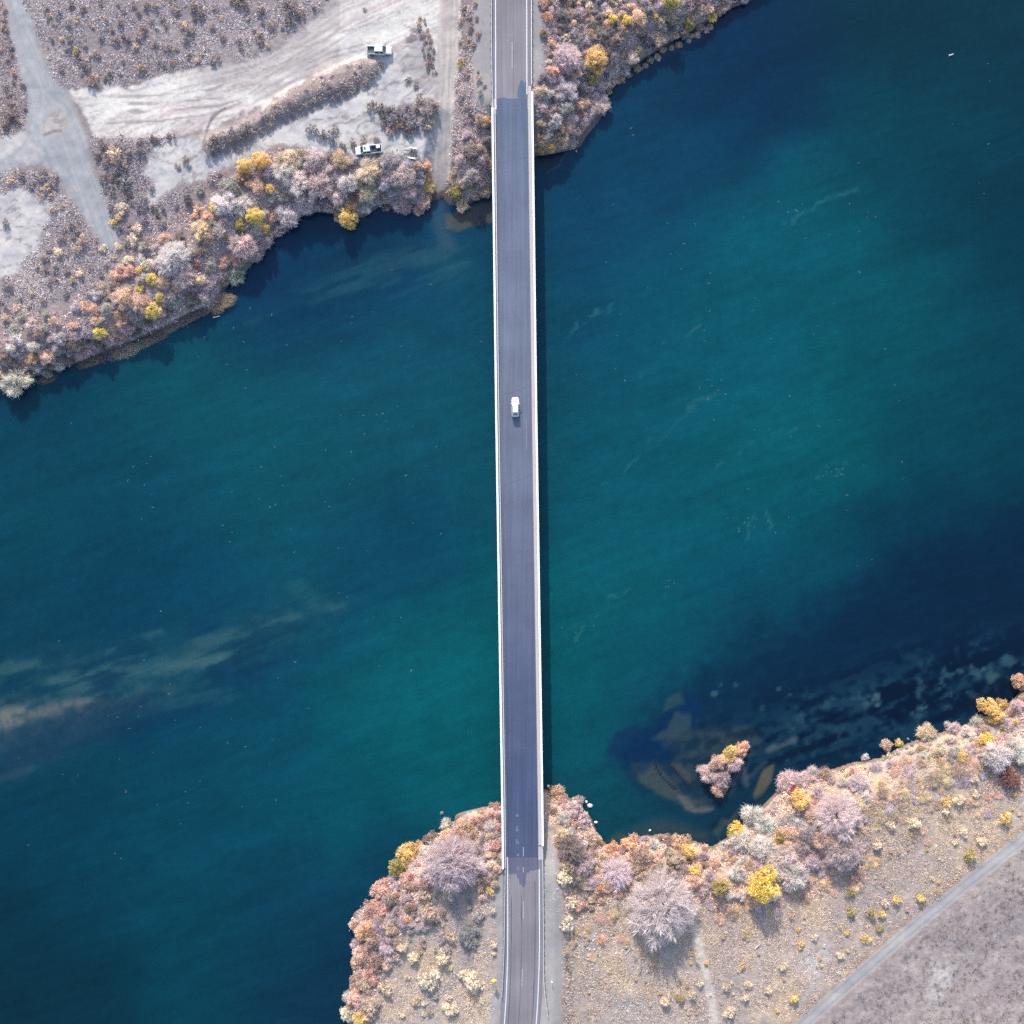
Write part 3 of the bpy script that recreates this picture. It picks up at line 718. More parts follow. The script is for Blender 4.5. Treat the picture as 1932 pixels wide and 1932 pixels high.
BR0, BR1 = 186.0, 1622.0                          # deck from abutment to abutment
road = empty("road", (0, 0, 0)); tag(road, kind="structure")
for nm, (v0, v1) in (("north", (-6000, BR0)), ("south", (BR1, 9000))):
    P, N = span(v0, v1)
    MB().add(*strip(P, N, -4.75, 4.75, DECK_Z)).build("carriageway", M["asphalt"], road)
    zz = DECK_Z + 0.006
for v0, v1, a in ((-3000, 205, -3.92), (-3000, 178, 3.48), (1617, 4000, -3.62), (1640, 4000, 3.92)):
    P, N = span(v0, v1)
    MB().add(*strip(P, N, a - 0.11, a + 0.11, DECK_Z + 0.010)).build("edge_line", M["paint"], road)
for v0, v1, a in ((80, 128, 0.0), (-48, 0, 0.0), (1636, 1646, 0.12), (1700, 1733, 0.1), (1828, 1861, 0.0), (1956, 1988, 0.0), (-176, -128, 0)):
    P, N = span(v0, v1)
    MB().add(*strip(P, N, a - 0.09, a + 0.09, DECK_Z + 0.010)).build("lane_dash", M["fadedpaint"], road)
rs = np.random.RandomState(5)
for v0, v1, a in ((-200, 205, 0.30), (1690, 2060, -0.32), (1690, 2060, -2.75), (1662, 2000, 2.9)):
    P, N = span(v0, v1)
    w_ = 0.05 + 0.05 * rs.rand(len(P))
    A = P + N * (a - w_ + 0.05 * rs.randn(len(P)))[:, None]; B = P + N * (a + w_)[:, None]
    n = len(P)
    MB().add([(p[0], p[1], DECK_Z + 0.006) for p in A] + [(p[0], p[1], DECK_Z + 0.006) for p in B], [(i, i + 1, n + i + 1, n + i) for i in range(n - 1)]).build("tar_seam", M["tar"], road)

bx0, by0, _ = W(974, 900, 0)
bridge = empty("bridge", (bx0, by0, WATER_Z))
tag(bridge, "long straight two lane road bridge with white concrete railings across the river", "bridge")
def put(o):                                        # parts are modelled in world space; keep them there under the bridge's base
    o.parent = bridge; o.matrix_parent_inverse = Matrix.Translation((-bx0, -by0, -WATER_Z)); return o
P, N = span(BR0, BR1)
def prism(P, N, a, b, z0, z1):
    n = len(P); rings = []
    A = P + N * a; B = P + N * b
    for i in range(n):
        rings.append([(A[i][0], A[i][1], z0), (B[i][0], B[i][1], z0), (B[i][0], B[i][1], z1), (A[i][0], A[i][1], z1)])
    return MB().loft(rings)
WEST, EAST = -4.93, 4.93
put(prism(P, N, WEST, EAST, DECK_Z - 0.55, DECK_Z - 0.004).build("deck", M["concrete"]))
for a in (-3.6, -1.2, 1.2, 3.6):
    put(prism(P, N, a - 0.25, a + 0.25, DECK_Z - 1.75, DECK_Z - 0.555).build("girder", M["concrete"]))
# asphalt overlay with the ragged ends of the new surfacing
Pn, Nn = span(BR0, BR1)
n = len(Pn)
L = -3.70; Rr = 3.62
vs = []; fs = []
v_, f_ = strip(Pn, Nn, L, Rr, DECK_Z + 0.004)
put(MB().add(v_, f_).build("asphalt_surface", M["overlay"]))
M['patched'] = road_mat('patched_asphalt', (116, 119, 146), 0.15)
def tongue(pts, mat='overlay'):
    k = len(pts)
    c = np.mean(pts, axis=0)
    vs = [(*W(u, v, DECK_Z)[:2], DECK_Z + 0.008) for u, v in pts]
    me = MB(); me.add(vs, [tuple(range(k))])
    return put(me.build("surface_patch", M[mat]))
tongue([(936.5, 187), (939, 186.5), (944, 184.5), (956, 184), (958, 187), (962, 189), (970, 190), (976.5, 186), (976, 176), (978, 164), (980, 158), (982, 152), (986, 151), (988, 156), (990, 158), (992, 150), (993, 152), (993.3, 187), (993.5, 196), (966, 200), (936.6, 198)][::-1])
tongue([(958, 1618), (1015.5, 1618), (1016, 1641), (1012, 1640.5), (1006, 1643), (1002, 1641.5), (999, 1646), (994, 1646), (992.5, 1655), (992, 1668), (990, 1668), (989.5, 1673), (985, 1673), (984, 1669), (980, 1669), (979, 1658), (976, 1657), (975, 1649), (970, 1648), (966, 1650), (960, 1648)], 'patched')
dP, dN = span(BR0 + 20, BR1 - 4)
put(MB().add(*strip(dP, dN, -4.02, -3.70, DECK_Z + 0.006)).build("gutter_dust", M["dust"]))
put(MB().add(*strip(dP, dN, 3.62, 3.74, DECK_Z + 0.006)).build("gutter_dust", M["dust"]))
# kerbs
def segs(v0, v1, n):
    vv = np.linspace(v0, v1, n + 1)
    return [(vv[i] + 0.12, vv[i + 1] - 0.12) for i in range(n)]
for v0, v1 in segs(205, 1637, 12):
    p, q = span(v0, v1); put(prism(p, q, WEST + 0.44, WEST + 0.90, DECK_Z + 0.001, DECK_Z + 0.20).build("kerb", M["concrete"]))
for v0, v1 in segs(163, 1594, 12):
    p, q = span(v0, v1); put(prism(p, q, EAST - 1.17, EAST - 0.44, DECK_Z + 0.001, DECK_Z + 0.22).build("kerb", M["concrete"]))
for v0, v1 in segs(205, 1637, 12):
    p, q = span(v0, v1)
    put(prism(p, q, WEST - 0.02, WEST + 0.42, DECK_Z + 0.52, DECK_Z + 0.95).build("railing_beam", M["whitecon"]))
    put(prism(p, q, WEST + 0.03, WEST + 0.36, DECK_Z + 0.10, DECK_Z + 0.20).build("railing_base", M["whitecon"]))
    put(prism(p, q, WEST + 0.78, WEST + 0.92, DECK_Z + 0.62, DECK_Z + 0.70).build("traffic_rail", M["steel"]))
for v0, v1 in segs(176, 1594, 12):
    p, q = span(v0, v1)
    put(prism(p, q, EAST - 0.42, EAST + 0.02, DECK_Z + 0.52, DECK_Z + 0.95).build("railing_beam", M["whitecon"]))
    put(prism(p, q, EAST - 0.36, EAST - 0.03, DECK_Z + 0.10, DECK_Z + 0.20).build("railing_base", M["whitecon"]))
post_me = MB().box((0, 0, 0.26), (0.34, 0.34, 0.64)).mesh("post", M["whitecon"])
bolt_me = MB().box((0, 0, 0), (0.20, 0.26, 0.3)).mesh("anchor", M["darksteel"])
rp_me = MB().box((0, 0, 0.41), (0.08, 0.10, 0.44)).mesh("rail_post", M["steel"])
for side, a, v0, v1 in ((0, WEST + 0.20, 212, 1632), (1, EAST - 0.20, 182, 1590)):
    p, q = span(v0, v1)
    L_ = np.concatenate([[0], np.cumsum(np.linalg.norm(np.diff(p, axis=0), axis=1))])
    n_post = int(L_[-1] / 2.4)
    for k in range(n_post + 1):
        s = L_[-1] * k / n_post
        x = np.interp(s, L_, p[:, 0]); y = np.interp(s, L_, p[:, 1])
        o = link("post", post_me); o.location = (x + a, y, DECK_Z); put(o)
        if k % 2 == 0:
            o = link("anchor", bolt_me); o.location = (x + (EAST + 0.13 if side else WEST - 0.13), y, DECK_Z + 0.66); put(o)
        if side == 0 and k % 2 == 0:
            o = link("rail_post", rp_me); o.location = (x + WEST + 0.85, y, DECK_Z); put(o)
# worn joints across the deck
for v, t in ((735, 0.10), (905, 0.12), (300, 0.05), (1040, 0.04), (1410, 0.05)):
    p, q = span(v - 2, v + 2)
    c = p[len(p) // 2]
    pts = []
    r = np.random.RandomState(int(v))
    for k in range(13):
        f = k / 12
        pts.append((c[0] - 3.5 + 7 * f, c[1] + (f - 0.5) * t * 24 + r.randn() * 0.10))
    w_ = 0.045
    mb = MB(); nn = len(pts)
    mb.add([(x, y - w_, DECK_Z + 0.010) for x, y in pts] + [(x, y + w_, DECK_Z + 0.010) for x, y in pts], [(i, i + 1, nn + i + 1, nn + i) for i in range(nn - 1)])
    put(mb.build("deck_joint", M["tar"]))
# small painted marks, mostly worn away, near the lower end
def stroke_mark(u, v, strokes, s=1.0):
    mb = MB()
    x0, y0, _ = W(u, v, DECK_Z)
    for (ax_, ay_, bx_, by_) in strokes:
        d = Vector((bx_ - ax_, by_ - ay_)); l = max(d.length, 1e-6); nrm = Vector((-d.y, d.x)) / l * 0.07 * s
        a = Vector((ax_, ay_)) * s; b = Vector((bx_, by_)) * s
        q = [(a - nrm), (a + nrm), (b + nrm), (b - nrm)]
        mb.add([(x0 + p.x, y0 + p.y, DECK_Z + 0.012) for p in q], [(3, 2, 1, 0)])
    put(mb.build("painted_mark", M["smear"]))
six = [(-.2, .55, -.25, -.35), (-.25, -.35, 0, -.5), (0, -.5, .22, -.35), (.22, -.35, .2, -.05), (.2, -.05, -.2, 0.0), (-.2, .55, .1, .6)]
hh = [(-.2, .6, -.2, -.5), (.2, -.1, .2, -.5), (-.2, .0, .2, -.05)]
oo = [(-.2, .2, .15, .25), (.15, .25, .2, -.2), (.2, -.2, -.15, -.25), (-.15, -.25, -.2, .2)]
for u, v, g in ((976, 1564.5, six), (975.6, 1538, oo), (976.3, 1588, hh), (977.3, 1613, oo), (977.4, 1638, [(-.15, .5, -.15, -.4), (.2, .1, .2, -.5)])):
    stroke_mark(u, v, g)
P_, N_ = span(790, 848); put(MB().add(*strip(P_, N_, 2.28, 2.40, DECK_Z + 0.010)).build("painted_line", M["smear"]))
P_, N_ = span(BR1 - 24, BR1 - 6); put(MB().add(*strip(P_, N_, 0.08, 0.24, DECK_Z + 0.011)).build("lane_dash", M["fadedpaint"]))
# piers and abutments
for v in (480, 700, 920, 1140, 1360):
    p, q = span(v - 1, v + 1); c = p[0]
    pier = put(MB().loft([[(c[0] + sx * 3.7, c[1] + sy * 0.6, z) for sx, sy in ((-1, -.4), (-.9, -1), (.9, -1), (1, -.4), (1, .4), (.9, 1), (-.9, 1), (-1, .4))] for z in (-8.0, DECK_Z - 2.3)]).box((c[0], c[1], DECK_Z - 2.05), (8.8, 1.5, 0.55)).build("pier", M["concrete"]))
for v, s in ((BR0 + 4, 1), (BR1 - 4, -1)):
    p, q = span(v - 1, v + 1); c = p[0]
    put(MB().box((c[0], c[1], DECK_Z - 3.2), (9.6, 1.4, 4.2)).build("abutment", M["concrete"]))

# ------------------------------------------------------------------ guardrails along the approaches
def guardrail(pts, label, flip):
    P = dense(np.array([W(u, v, DECK_Z)[:2] for u, v in pts]), 2.0)
    N = normals(P)
    base = DECK_Z - 0.12
    root = empty("guardrail", (P[0][0], P[0][1], base)); tag(root, label, "guardrail", "steel guardrails along the approach roads")
    def pt(o): o.parent = root; o.matrix_parent_inverse = Matrix.Translation((-P[0][0], -P[0][1], -base)); return o
    rings = []
    prof = [(0.0, 0.45), (0.09, 0.49), (0.09, 0.55), (0.03, 0.60), (0.09, 0.65), (0.09, 0.72), (0.0, 0.76), (-0.03, 0.76), (-0.03, 0.45)]
    prof = [(x * flip, z) for x, z in prof]
    for p, nn in zip(P, N):
        rings.append([(p[0] + nn[0] * x * 1.2, p[1] + nn[1] * x * 1.2, base + z) for x, z in prof])
    pt(MB().loft(rings).build("beam", M["steel"]))
    me = MB().box((0, 0, 0.36), (0.16, 0.2, 0.74)).mesh("post", M["timber"])
    d = np.concatenate([[0], np.cumsum(np.linalg.norm(np.diff(P, axis=0), axis=1))])
    for s in np.arange(0.5, d[-1], 2.0):
        j = min(int(np.searchsorted(d, s)), len(P) - 1)
        o = link("post", me); o.location = (np.interp(s, d, P[:, 0]) - N[j][0] * 0.14 * flip, np.interp(s, d, P[:, 1]) - N[j][1] * 0.14 * flip, base); pt(o)
guardrail([(926.8, -150), (926.8, 0), (927.2, 90), (928.4, 160), (929.6, 204)], "steel guardrail on the left side of the road above the bridge", 1)
guardrail([(1003.4, -150), (1003.2, 0), (1003.2, 90), (1003.4, 161)], "steel guardrail on the right side of the road above the bridge", -1)
guardrail([(953.0, 1640), (952.2, 1700), (951.4, 1770), (949.5, 1830), (946.5, 1880)], "steel guardrail on the left side of the road below the bridge", 1)
guardrail([(1023.8, 1598), (1025.0, 1700), (1025.4, 1800), (1025.2, 1850), (1027.5, 1880), (1031.5, 1900), (1034.0, 1916)], "steel guardrail flaring away on the right below the bridge", -1)
print("bridge", round(time.time() - T0, 1))

# ------------------------------------------------------------------ vehicles
M["white"] = simple("white_paint", (0.56, 0.57, 0.58), 0.28, var=0.02, coat=0.6)
M["glass"] = simple("tinted_glass", (0.02, 0.025, 0.035), 0.06, var=0.02, spec=0.7)
M["windscreen"] = simple("sky_glare_windscreen", (0.62, 0.65, 0.70), 0.15, metal=0.5, var=0.02)  # pale base colour paints the sky's glare onto the car's glass
M["black"] = simple("black_plastic", (0.025, 0.025, 0.028), 0.6)
M["liner"] = simple("bed_liner", (0.05, 0.05, 0.062), 0.8, var=0.2)
M["liner2"] = simple("worn_bed_liner", (0.13, 0.13, 0.16), 0.8, var=0.25)
M["tyre"] = simple("tyre_rubber", (0.02, 0.02, 0.02), 0.9)
M["alloy"] = simple("alloy", (0.5, 0.5, 0.52), 0.35, metal=0.8, var=0.03)
M["lamp"] = simple("headlamp_lens", (0.75, 0.76, 0.78), 0.1, var=0.02)
M["tail"] = simple("tail_lamp_lens", (0.35, 0.02, 0.02), 0.2, var=0.02)
M["boxwhite"] = simple("cool_box_plastic", (0.80, 0.80, 0.80), 0.5, var=0.03)
def ring_x(x, hw, z0, z1, b):
    return [(x, -hw, z0 + b), (x, -hw + b, z0), (x, hw - b, z0), (x, hw, z0 + b), (x, hw, z1 - b), (x, hw - b * 1.3, z1), (x, -hw + b * 1.3, z1), (x, -hw, z1 - b)]
def wheel(root, x, y, r, w):
    s = 1 if y > 0 else -1
    mb = MB(); rings = []
    for yy, rr in ((-w / 2, r * 0.80), (-w / 2, r * 0.96), (-w / 2 + 0.03, r), (w / 2 - 0.03, r), (w / 2, r * 0.96), (w / 2, r * 0.80)):
        rings.append([(x + rr * math.cos(t), y + yy, r + rr * math.sin(t)) for t in np.linspace(0, 2 * math.pi, 20, endpoint=False)])
    wh = mb.loft(rings).build("wheel", M["tyre"], root)
    mb = MB()
    hub = [(x + r * 0.66 * math.cos(t), y + s * (w / 2 + 0.006), r + r * 0.66 * math.sin(t)) for t in np.linspace(0, 2 * math.pi, 16, endpoint=False)]
    hub2 = [(x + r * 0.60 * math.cos(t), y + s * (w / 2 + 0.03), r + r * 0.60 * math.sin(t)) for t in np.linspace(0, 2 * math.pi, 16, endpoint=False)]
    mb.loft([hub, hub2]); mb.build("rim", M["alloy"], wh)
def pane(root, name, a, b, c, d, mat, inset=0.08, off=0.012):
    """pane on the quad a b c d, set in from its edges and proud of it"""
    a, b, c, d = map(Vector, (a, b, c, d))
    n = (b - a).cross(d - a).normalized(); ce = (a + b + c + d) / 4
    q = [p + (ce - p) * inset for p in (a, b, c, d)]
    mb = MB().loft([[p + n * 0.001 for p in q], [p + (ce - p) * 0.02 + n * off for p in q]])
    return mb.build(name, mat, root)
def greenhouse(root, base, roof, name="cab", screen="glass", rear="glass", doors=2, crown=0.05):
    """base/roof: (x_rear, x_front, half_width, z)"""
    xr, xf, hw, z = base; xr2, xf2, hw2, z2 = roof
    def rect(xa, xb, h, zz, c):
        return [(xa + c, -h, zz), (xb - c, -h, zz), (xb, -h + c, zz), (xb, h - c, zz), (xb - c, h, zz), (xa + c, h, zz), (xa, h - c, zz), (xa, -h + c, zz)]
    mb = MB().loft([rect(xr, xf, hw, z, 0.05), rect(xr2, xf2, hw2, z2, 0.08), rect(xr2 + 0.12, xf2 - 0.12, hw2 - 0.10, z2 + crown, 0.10)])
    cab = mb.build(name, M["white"], root)
    k = 0.06
    pane(root, "windscreen", (xf, -hw + k, z), (xf, hw - k, z), (xf2, hw2 - k, z2), (xf2, -hw2 + k, z2), M[screen], 0.06)
    pane(root, "rear_window", (xr, hw - k, z), (xr, -hw + k, z), (xr2, -hw2 + k, z2), (xr2, hw2 - k, z2), M[rear], 0.10)
    for s in (-1, 1):
        for i in range(doors):
            f0, f1 = i / doors, (i + 1) / doors
            A = Vector((xr + (xf - xr) * f0, s * hw, z)); B = Vector((xr + (xf - xr) * f1, s * hw, z))
            D = Vector((xr2 + (xf2 - xr2) * f0, s * hw2, z2)); E = Vector((xr2 + (xf2 - xr2) * f1, s * hw2, z2))
            q = (A, B, E, D) if s < 0 else (B, A, D, E)
            pane(root, "side_window", *q, M["glass"], 0.13)
    return cab
def pickup(loc, rz, label, L=5.9, sunroof=False, liner="liner", xb=-1.2, xr=.85, xw=1.6):
    root = empty("pickup_truck", loc, rz); tag(root, label, "pickup truck", "white pickups parked on the dirt")
    f = L / 5.9; X_ = lambda x: x * f; xb /= f; xr /= f; xw /= f
    hw = 0.98
    secs = [(xb, hw, .42, 1.10, .07), (0.2, hw, .42, 1.10, .07), (1.05, hw, .42, 1.12, .08), (xw - .05, hw, .42, 1.13, .10), (2.25, hw - .02, .45, 1.06, .12), (2.65, hw - .06, .48, 1.00, .13), (2.88, hw - .16, .55, .92, .12), (2.95, hw - .30, .60, .84, .08)]
    MB().loft([ring_x(X_(x), h, z0, z1, b) for x, h, z0, z1, b in secs]).build("body", M["white"], root)
    greenhouse(root, (X_(xb + .02), X_(xw), 0.94, 1.10), (X_(xb + .16), X_(xr), 0.78, 1.84))
    for s in (-1, 1):
        MB().loft([[(X_(-2.93), s * hw, .45), (X_(xb), s * hw, .45), (X_(xb), s * (hw - .11), .45), (X_(-2.93), s * (hw - .11), .45)],
                   [(X_(-2.93), s * hw, 1.05), (X_(xb - .01), s * hw, 1.10), (X_(xb - .01), s * (hw - .10), 1.12), (X_(-2.93), s * (hw - .10), 1.07)]][::s]).build("bed_side", M["white"], root)
        w = MB().box((X_(xw - .25), s * (hw + .12), 1.22), (.16, .26, .18)).build("mirror", M["black"], root)
        MB().box((X_(2.80), s * (hw - .30), .82), (.22, .34, .16)).build("headlight", M["lamp"], root)
        MB().box((X_(-2.945), s * (hw - .07), .86), (.06, .12, .34)).build("tail_light", M["tail"], root)
        for x in (1.95, -1.85):
            wheel(root, X_(x), s * (hw - .10), .40, .27)
            arch = [(X_(x) + .50 * math.cos(t), s * (hw + .012), .42 + .48 * math.sin(t)) for t in np.linspace(0, math.pi, 12)]
            MB().add(arch, [tuple(range(12)) if s < 0 else tuple(range(11, -1, -1))]).build("wheel_arch", M["black"], root)
    MB().box((X_(-2.93), 0, .76), (.10, 2 * hw - .22, .58)).build("tailgate", M["white"], root)
    MB().box((X_((xb - 2.89) / 2), 0, .60), (X_(xb + 2.88), 2 * hw - .24, .12)).box((X_(xb - .04), 0, .84), (.05, 2 * hw - .24, .5)).build("bed_floor", M[liner], root)
    for k in range(7):
        MB().box((X_((xb - 2.9) / 2), -0.72 + k * 0.24, .675), (X_(xb + 2.75), .06, .03)).build("bed_rib", M[liner], root)
    MB().box((X_(-3.03), 0, .55), (.14, 1.7, .18)).build("rear_bumper", M["alloy"], root)
    MB().box((X_(2.95), 0, .55), (.14, 1.6, .20), 0, .94).build("front_bumper", M["alloy"], root)
    MB().box((X_(2.955), 0, .78), (.05, 0.95, .18)).build("grille", M["black"], root)
    MB().tube((X_(xw + .02), .60, 1.15), (X_(xw - .02), .05, 1.16), .015).build("wiper", M["black"], root)
    if sunroof:
        MB().box((X_(xr - .38), 0.02, 1.90), (.36, .66, .03)).build("sunroof", M["glass"], root)
    return root
def at(u, v, h=0.9):
    x, y, z = plant_at(u, v, h * 2); return (x, y, z)
x, y, z = at(716, 95.5, 0.7); pickup((x, y, z + 0.02), rad(-1), "white pickup with an empty dark bed, parked uppermost on the bare dirt", 5.9, False, "liner2", -1.2, .85, 1.6)
x, y, z = at(695.5, 283, 0.7)
pickup((x, y, z + 0.02), rad(187), "white pickup with a dark sunroof and white box in its bed", 6.3, True, "liner", -.6, 1.16, 1.9)
ca, sa = math.cos(rad(187)), math.sin(rad(187))
bxl = (-2.35, -0.42)
cb = empty("cool_box", (x + bxl[0] * ca - bxl[1] * sa, y + bxl[0] * sa + bxl[1] * ca, z + 0.72), rad(187)); tag(cb, "white cool box lying in the bed of the lower pickup", "cool box")
MB().box((0, 0, .22), (.86, .56, .40), 0, 1.03).build("body", M["boxwhite"], cb)
MB().box((0, 0, .455), (.90, .60, .07), 0, .97).build("lid", M["boxwhite"], cb)
MB().box((.1, 0, .496), (.30, .06, .012)).build("handle", M["alloy"], cb)

# car on the bridge
cx, cy, _ = W(972.3, 768.0, DECK_Z + 0.7)
car = empty("car", (cx, cy, DECK_Z + 0.010), rad(90 + 0.8)); tag(car, "white hatchback car driving along the middle of the bridge", "car")
secs = [(-2.28, .62, .42, .78, .08), (-2.20, .76, .34, .90, .09), (-1.9, .84, .28, .98, .10), (-1.0, .88, .26, .96, .10), (0.3, .88, .26, .94, .10), (0.9, .88, .26, .94, .11), (1.6, .86, .27, .84, .12), (2.0, .80, .30, .76, .12), (2.25, .66, .36, .66, .10), (2.33, .50, .42, .60, .07)]
MB().loft([ring_x(*s) for s in secs]).build("body", M["white"], car)
greenhouse(car, (-2.08, 1.08, 0.80, 0.94), (-1.42, 0.30, 0.64, 1.58), "roof", "windscreen", "glass", 3, 0.06)
for s in (-1, 1):
    MB().box((.72, s * 1.0, .98), (.14, .24, .15)).build("mirror", M["white"], car)
    MB().box((2.05, s * .62, .66), (.30, .22, .12)).build("headlight", M["lamp"], car)
    MB().box((-2.21, s * .64, .80), (.06, .22, .14)).build("tail_light", M["tail"], car)
    for xx in (1.42, -1.38): wheel(car, xx, s * .78, .32, .20)
MB().box((-2.25, 0, .45), (.10, 1.3, .16)).build("rear_bumper", M["white"], car)
MB().box((2.33, 0, .48), (.05, .9, .10)).build("grille", M["black"], car)
MB().box((1.28, 0.10, .918), (.06, .95, .03)).build("bonnet_vent", M["black"], car)

# boat trailer behind the lower pickup
x, y, z = at(774.2, 289.5, 0.3)
tr = empty("boat_trailer", (x, y, z), rad(180 - 9)); tag(tr, "empty grey boat trailer unhitched behind the lower pickup", "trailer")
tm_ = M["steel"]
for s in (-1, 1):
    MB().tube((-1.9, s * .95, .52), (1.1, s * .95, .52), .055).build("frame_rail", tm_, tr)
    MB().tube((1.1, s * .95, .52), (2.6, s * .10, .52), .055).build("frame_rail", tm_, tr)
    MB().box((-.25, s * .45, .70), (3.4, .16, .09)).build("bunk", M["black"], tr)
    MB().box((-.55, s * 1.22, .86), (1.75, .28, .04)).box((-1.42, s * 1.22, .72), (.05, .28, .28)).box((.32, s * 1.22, .72), (.05, .28, .28)).build("fender", M["boxwhite"], tr)
    for xx in (-.95, -.15): wheel(tr, xx, s * 1.22, .33, .20)
    MB().box((-1.95, s * .9, .55), (.06, .22, .10)).build("tail_light", M["tail"], tr)
    MB().tube((-1.75, s * 1.28, .5), (-1.75, s * 1.28, 1.35), .035).build("guide_post", M["boxwhite"], tr)
for xx in (-1.9, -1.15, -.55, .05, .7):
    MB().tube((xx, -.95, .50), (xx, .95, .50), .05).build("cross_bar", tm_, tr)
for xx in (-.95, -.15):
    MB().tube((xx, -1.15, .36), (xx, 1.15, .36), .04).build("axle", M["darksteel"], tr)
MB().box((-.55, .0, .62), (1.5, .55, .03)).build("walk_board", M["liner"], tr)
MB().tube((2.5, 0, .52), (4.7, 0, .50), .05).build("tongue", tm_, tr)
MB().box((4.8, 0, .52), (.24, .14, .14)).build("coupler", tm_, tr)
MB().tube((4.3, .14, .1), (4.3, .14, .9), .045).box((4.3, .14, .08), (.22, .10, .16)).build("jack", M["darksteel"], tr)
MB().tube((3.1, 0, .52), (3.1, 0, 1.2), .05).box((3.1, 0, 1.2), (.3, .3, .22)).build("winch_stand", M["darksteel"], tr)

# warning sign and marker post by the lower road
M["signyellow"] = simple("sign_yellow", (0.80, 0.72, 0.01), 0.5, var=0.03)
M["signback"] = simple("sign_back", (0.45, 0.46, 0.47), 0.5, metal=0.5)
x, y, z = plant_at(932, 1841.5, 0)
sg_ = empty("warning_sign", (x, y, z), rad(4)); tag(sg_, "yellow diamond warning sign on a post beside the lower road", "road sign")
MB().box((0, -.04, 1.25), (.09, .07, 2.6)).build("post", M["signback"], sg_)
h = 0.66
zc = 2.1
MB().loft([[(0, yy, zc - h), (h, yy, zc), (0, yy, zc + h), (-h, yy, zc)] for yy in (0.0, 0.02)]).build("panel", M["signyellow"], sg_)
MB().loft([[(0, yy, zc - h * .9), (h * .9, yy, zc), (0, yy, zc + h * .9), (-h * .9, yy, zc)] for yy in (-0.012, -0.002)]).build("panel_back", M["signback"], sg_)
x, y, z = plant_at(1041, 1850, 0)
mp = empty("marker_post", (x, y, z)); tag(mp, "short grey marker post standing in gravel right of the lower road", "post")
MB().box((0, 0, .55), (.10, .10, 1.1)).build("post", M["steel"], mp); MB().box((0, .06, .95), (.22, .02, .30)).build("reflector", M["boxwhite"], mp)

# ------------------------------------------------------------------ plant models (unit radius, unit height)
def tri_cloud(base, d, length, width, rng):
    """thin triangles from base along d"""
    n = len(base)
    r = rng.normal(size=(n, 3)); p = np.cross(d, r); p /= np.linalg.norm(p, axis=1)[:, None] + 1e-9
    w = (width[:, None] * p)
    v = np.empty((n, 3, 3))
    v[:, 0] = base - w; v[:, 1] = base + w; v[:, 2] = base + d * length[:, None]
    return v.reshape(-1, 3)
def unit(a): return a / (np.linalg.norm(a, axis=1)[:, None] + 1e-9)
def dome_tips(rng, n, lobes):
    L = np.array(lobes); w = L[:, 2] ** 2; k = rng.choice(len(L), n, p=w / w.sum())
    th = rng.uniform(0, 2 * np.pi, n); c = rng.uniform(0.0, 1.0, n) ** 0.8; s = np.sqrt(1 - c * c)
    rr = rng.uniform(0.72, 1.0, n)
    nrm = np.stack([s * np.cos(th), s * np.sin(th), c], 1)
    p = np.stack([L[k, 0] + L[k, 2] * rr * nrm[:, 0], L[k, 1] + L[k, 2] * rr * nrm[:, 1], L[k, 3] * (0.30 + 0.70 * c * rr)], 1)
    return p, nrm, k
def lobes_for(rng, n, spread=0.58, r=(0.26, 0.6)):
    out = [(rng.uniform(-.12, .12), rng.uniform(-.12, .12), 0.55, 1.0)]
    for i in range(n):
        a = 2 * np.pi * (i + rng.uniform(-.3, .3)) / n
        d = spread * rng.uniform(.6, 1.25); rr = rng.uniform(*r)
        out.append((d * np.cos(a), d * np.sin(a), rr, rng.uniform(.6, .95)))
    return out
def tints(rng, k, per, ntri, lo=.72, hi=1.2, hue=.05, lobe_amp=.10):
    t = rng.uniform(lo, hi, ntri // per)[:, None] * np.ones((1, per)); t = t.reshape(-1) * rng.uniform(.85, 1.15, ntri)
    lob = 1 + lobe_amp * rng.normal(size=30)[np.repeat(k, per)]
    c = np.stack([t * lob * (1 + hue * rng.normal(size=ntri)), t * lob, t * lob * (1 + hue * rng.normal(size=ntri))], 1)
    return np.repeat(c, 3, 0)
def bush_crown(seed, twiggy=True, n=190, per=17, nl=6):
    rng = np.random.RandomState(seed); L = lobes_for(rng, nl)
    p, nrm, k = dome_tips(rng, n, L)
    out = unit((nrm * 0.7 + unit(p - np.array([0, 0, -.1])) * 0.8) * np.array([1, 1, .65]))
    b = np.repeat(p, per, 0); o = np.repeat(out, per, 0)
    if twiggy:
        d = unit(o + rng.normal(size=b.shape) * .55)
        b = b * rng.uniform(.62, 1.0, len(b))[:, None] + rng.normal(size=b.shape) * .07 - d * .12
        v = tri_cloud(b, d, rng.uniform(.16, .46, len(b)), rng.uniform(.011, .024, len(b)), rng)
    else:
        d = unit(rng.normal(size=b.shape) + o * .3)
        b = b + rng.normal(size=b.shape) * np.array([.075, .075, .06])
        v = tri_cloud(b, d, rng.uniform(.07, .13, len(b)), rng.uniform(.03, .052, len(b)), rng)
    v[:, 2] = np.maximum(v[:, 2], 0.02)
    c = tints(rng, k, per, len(b))
    f = np.arange(len(v))
    return np_mesh("crown", v, f, 3, M["twig"] if twiggy else M["leaf"], c)
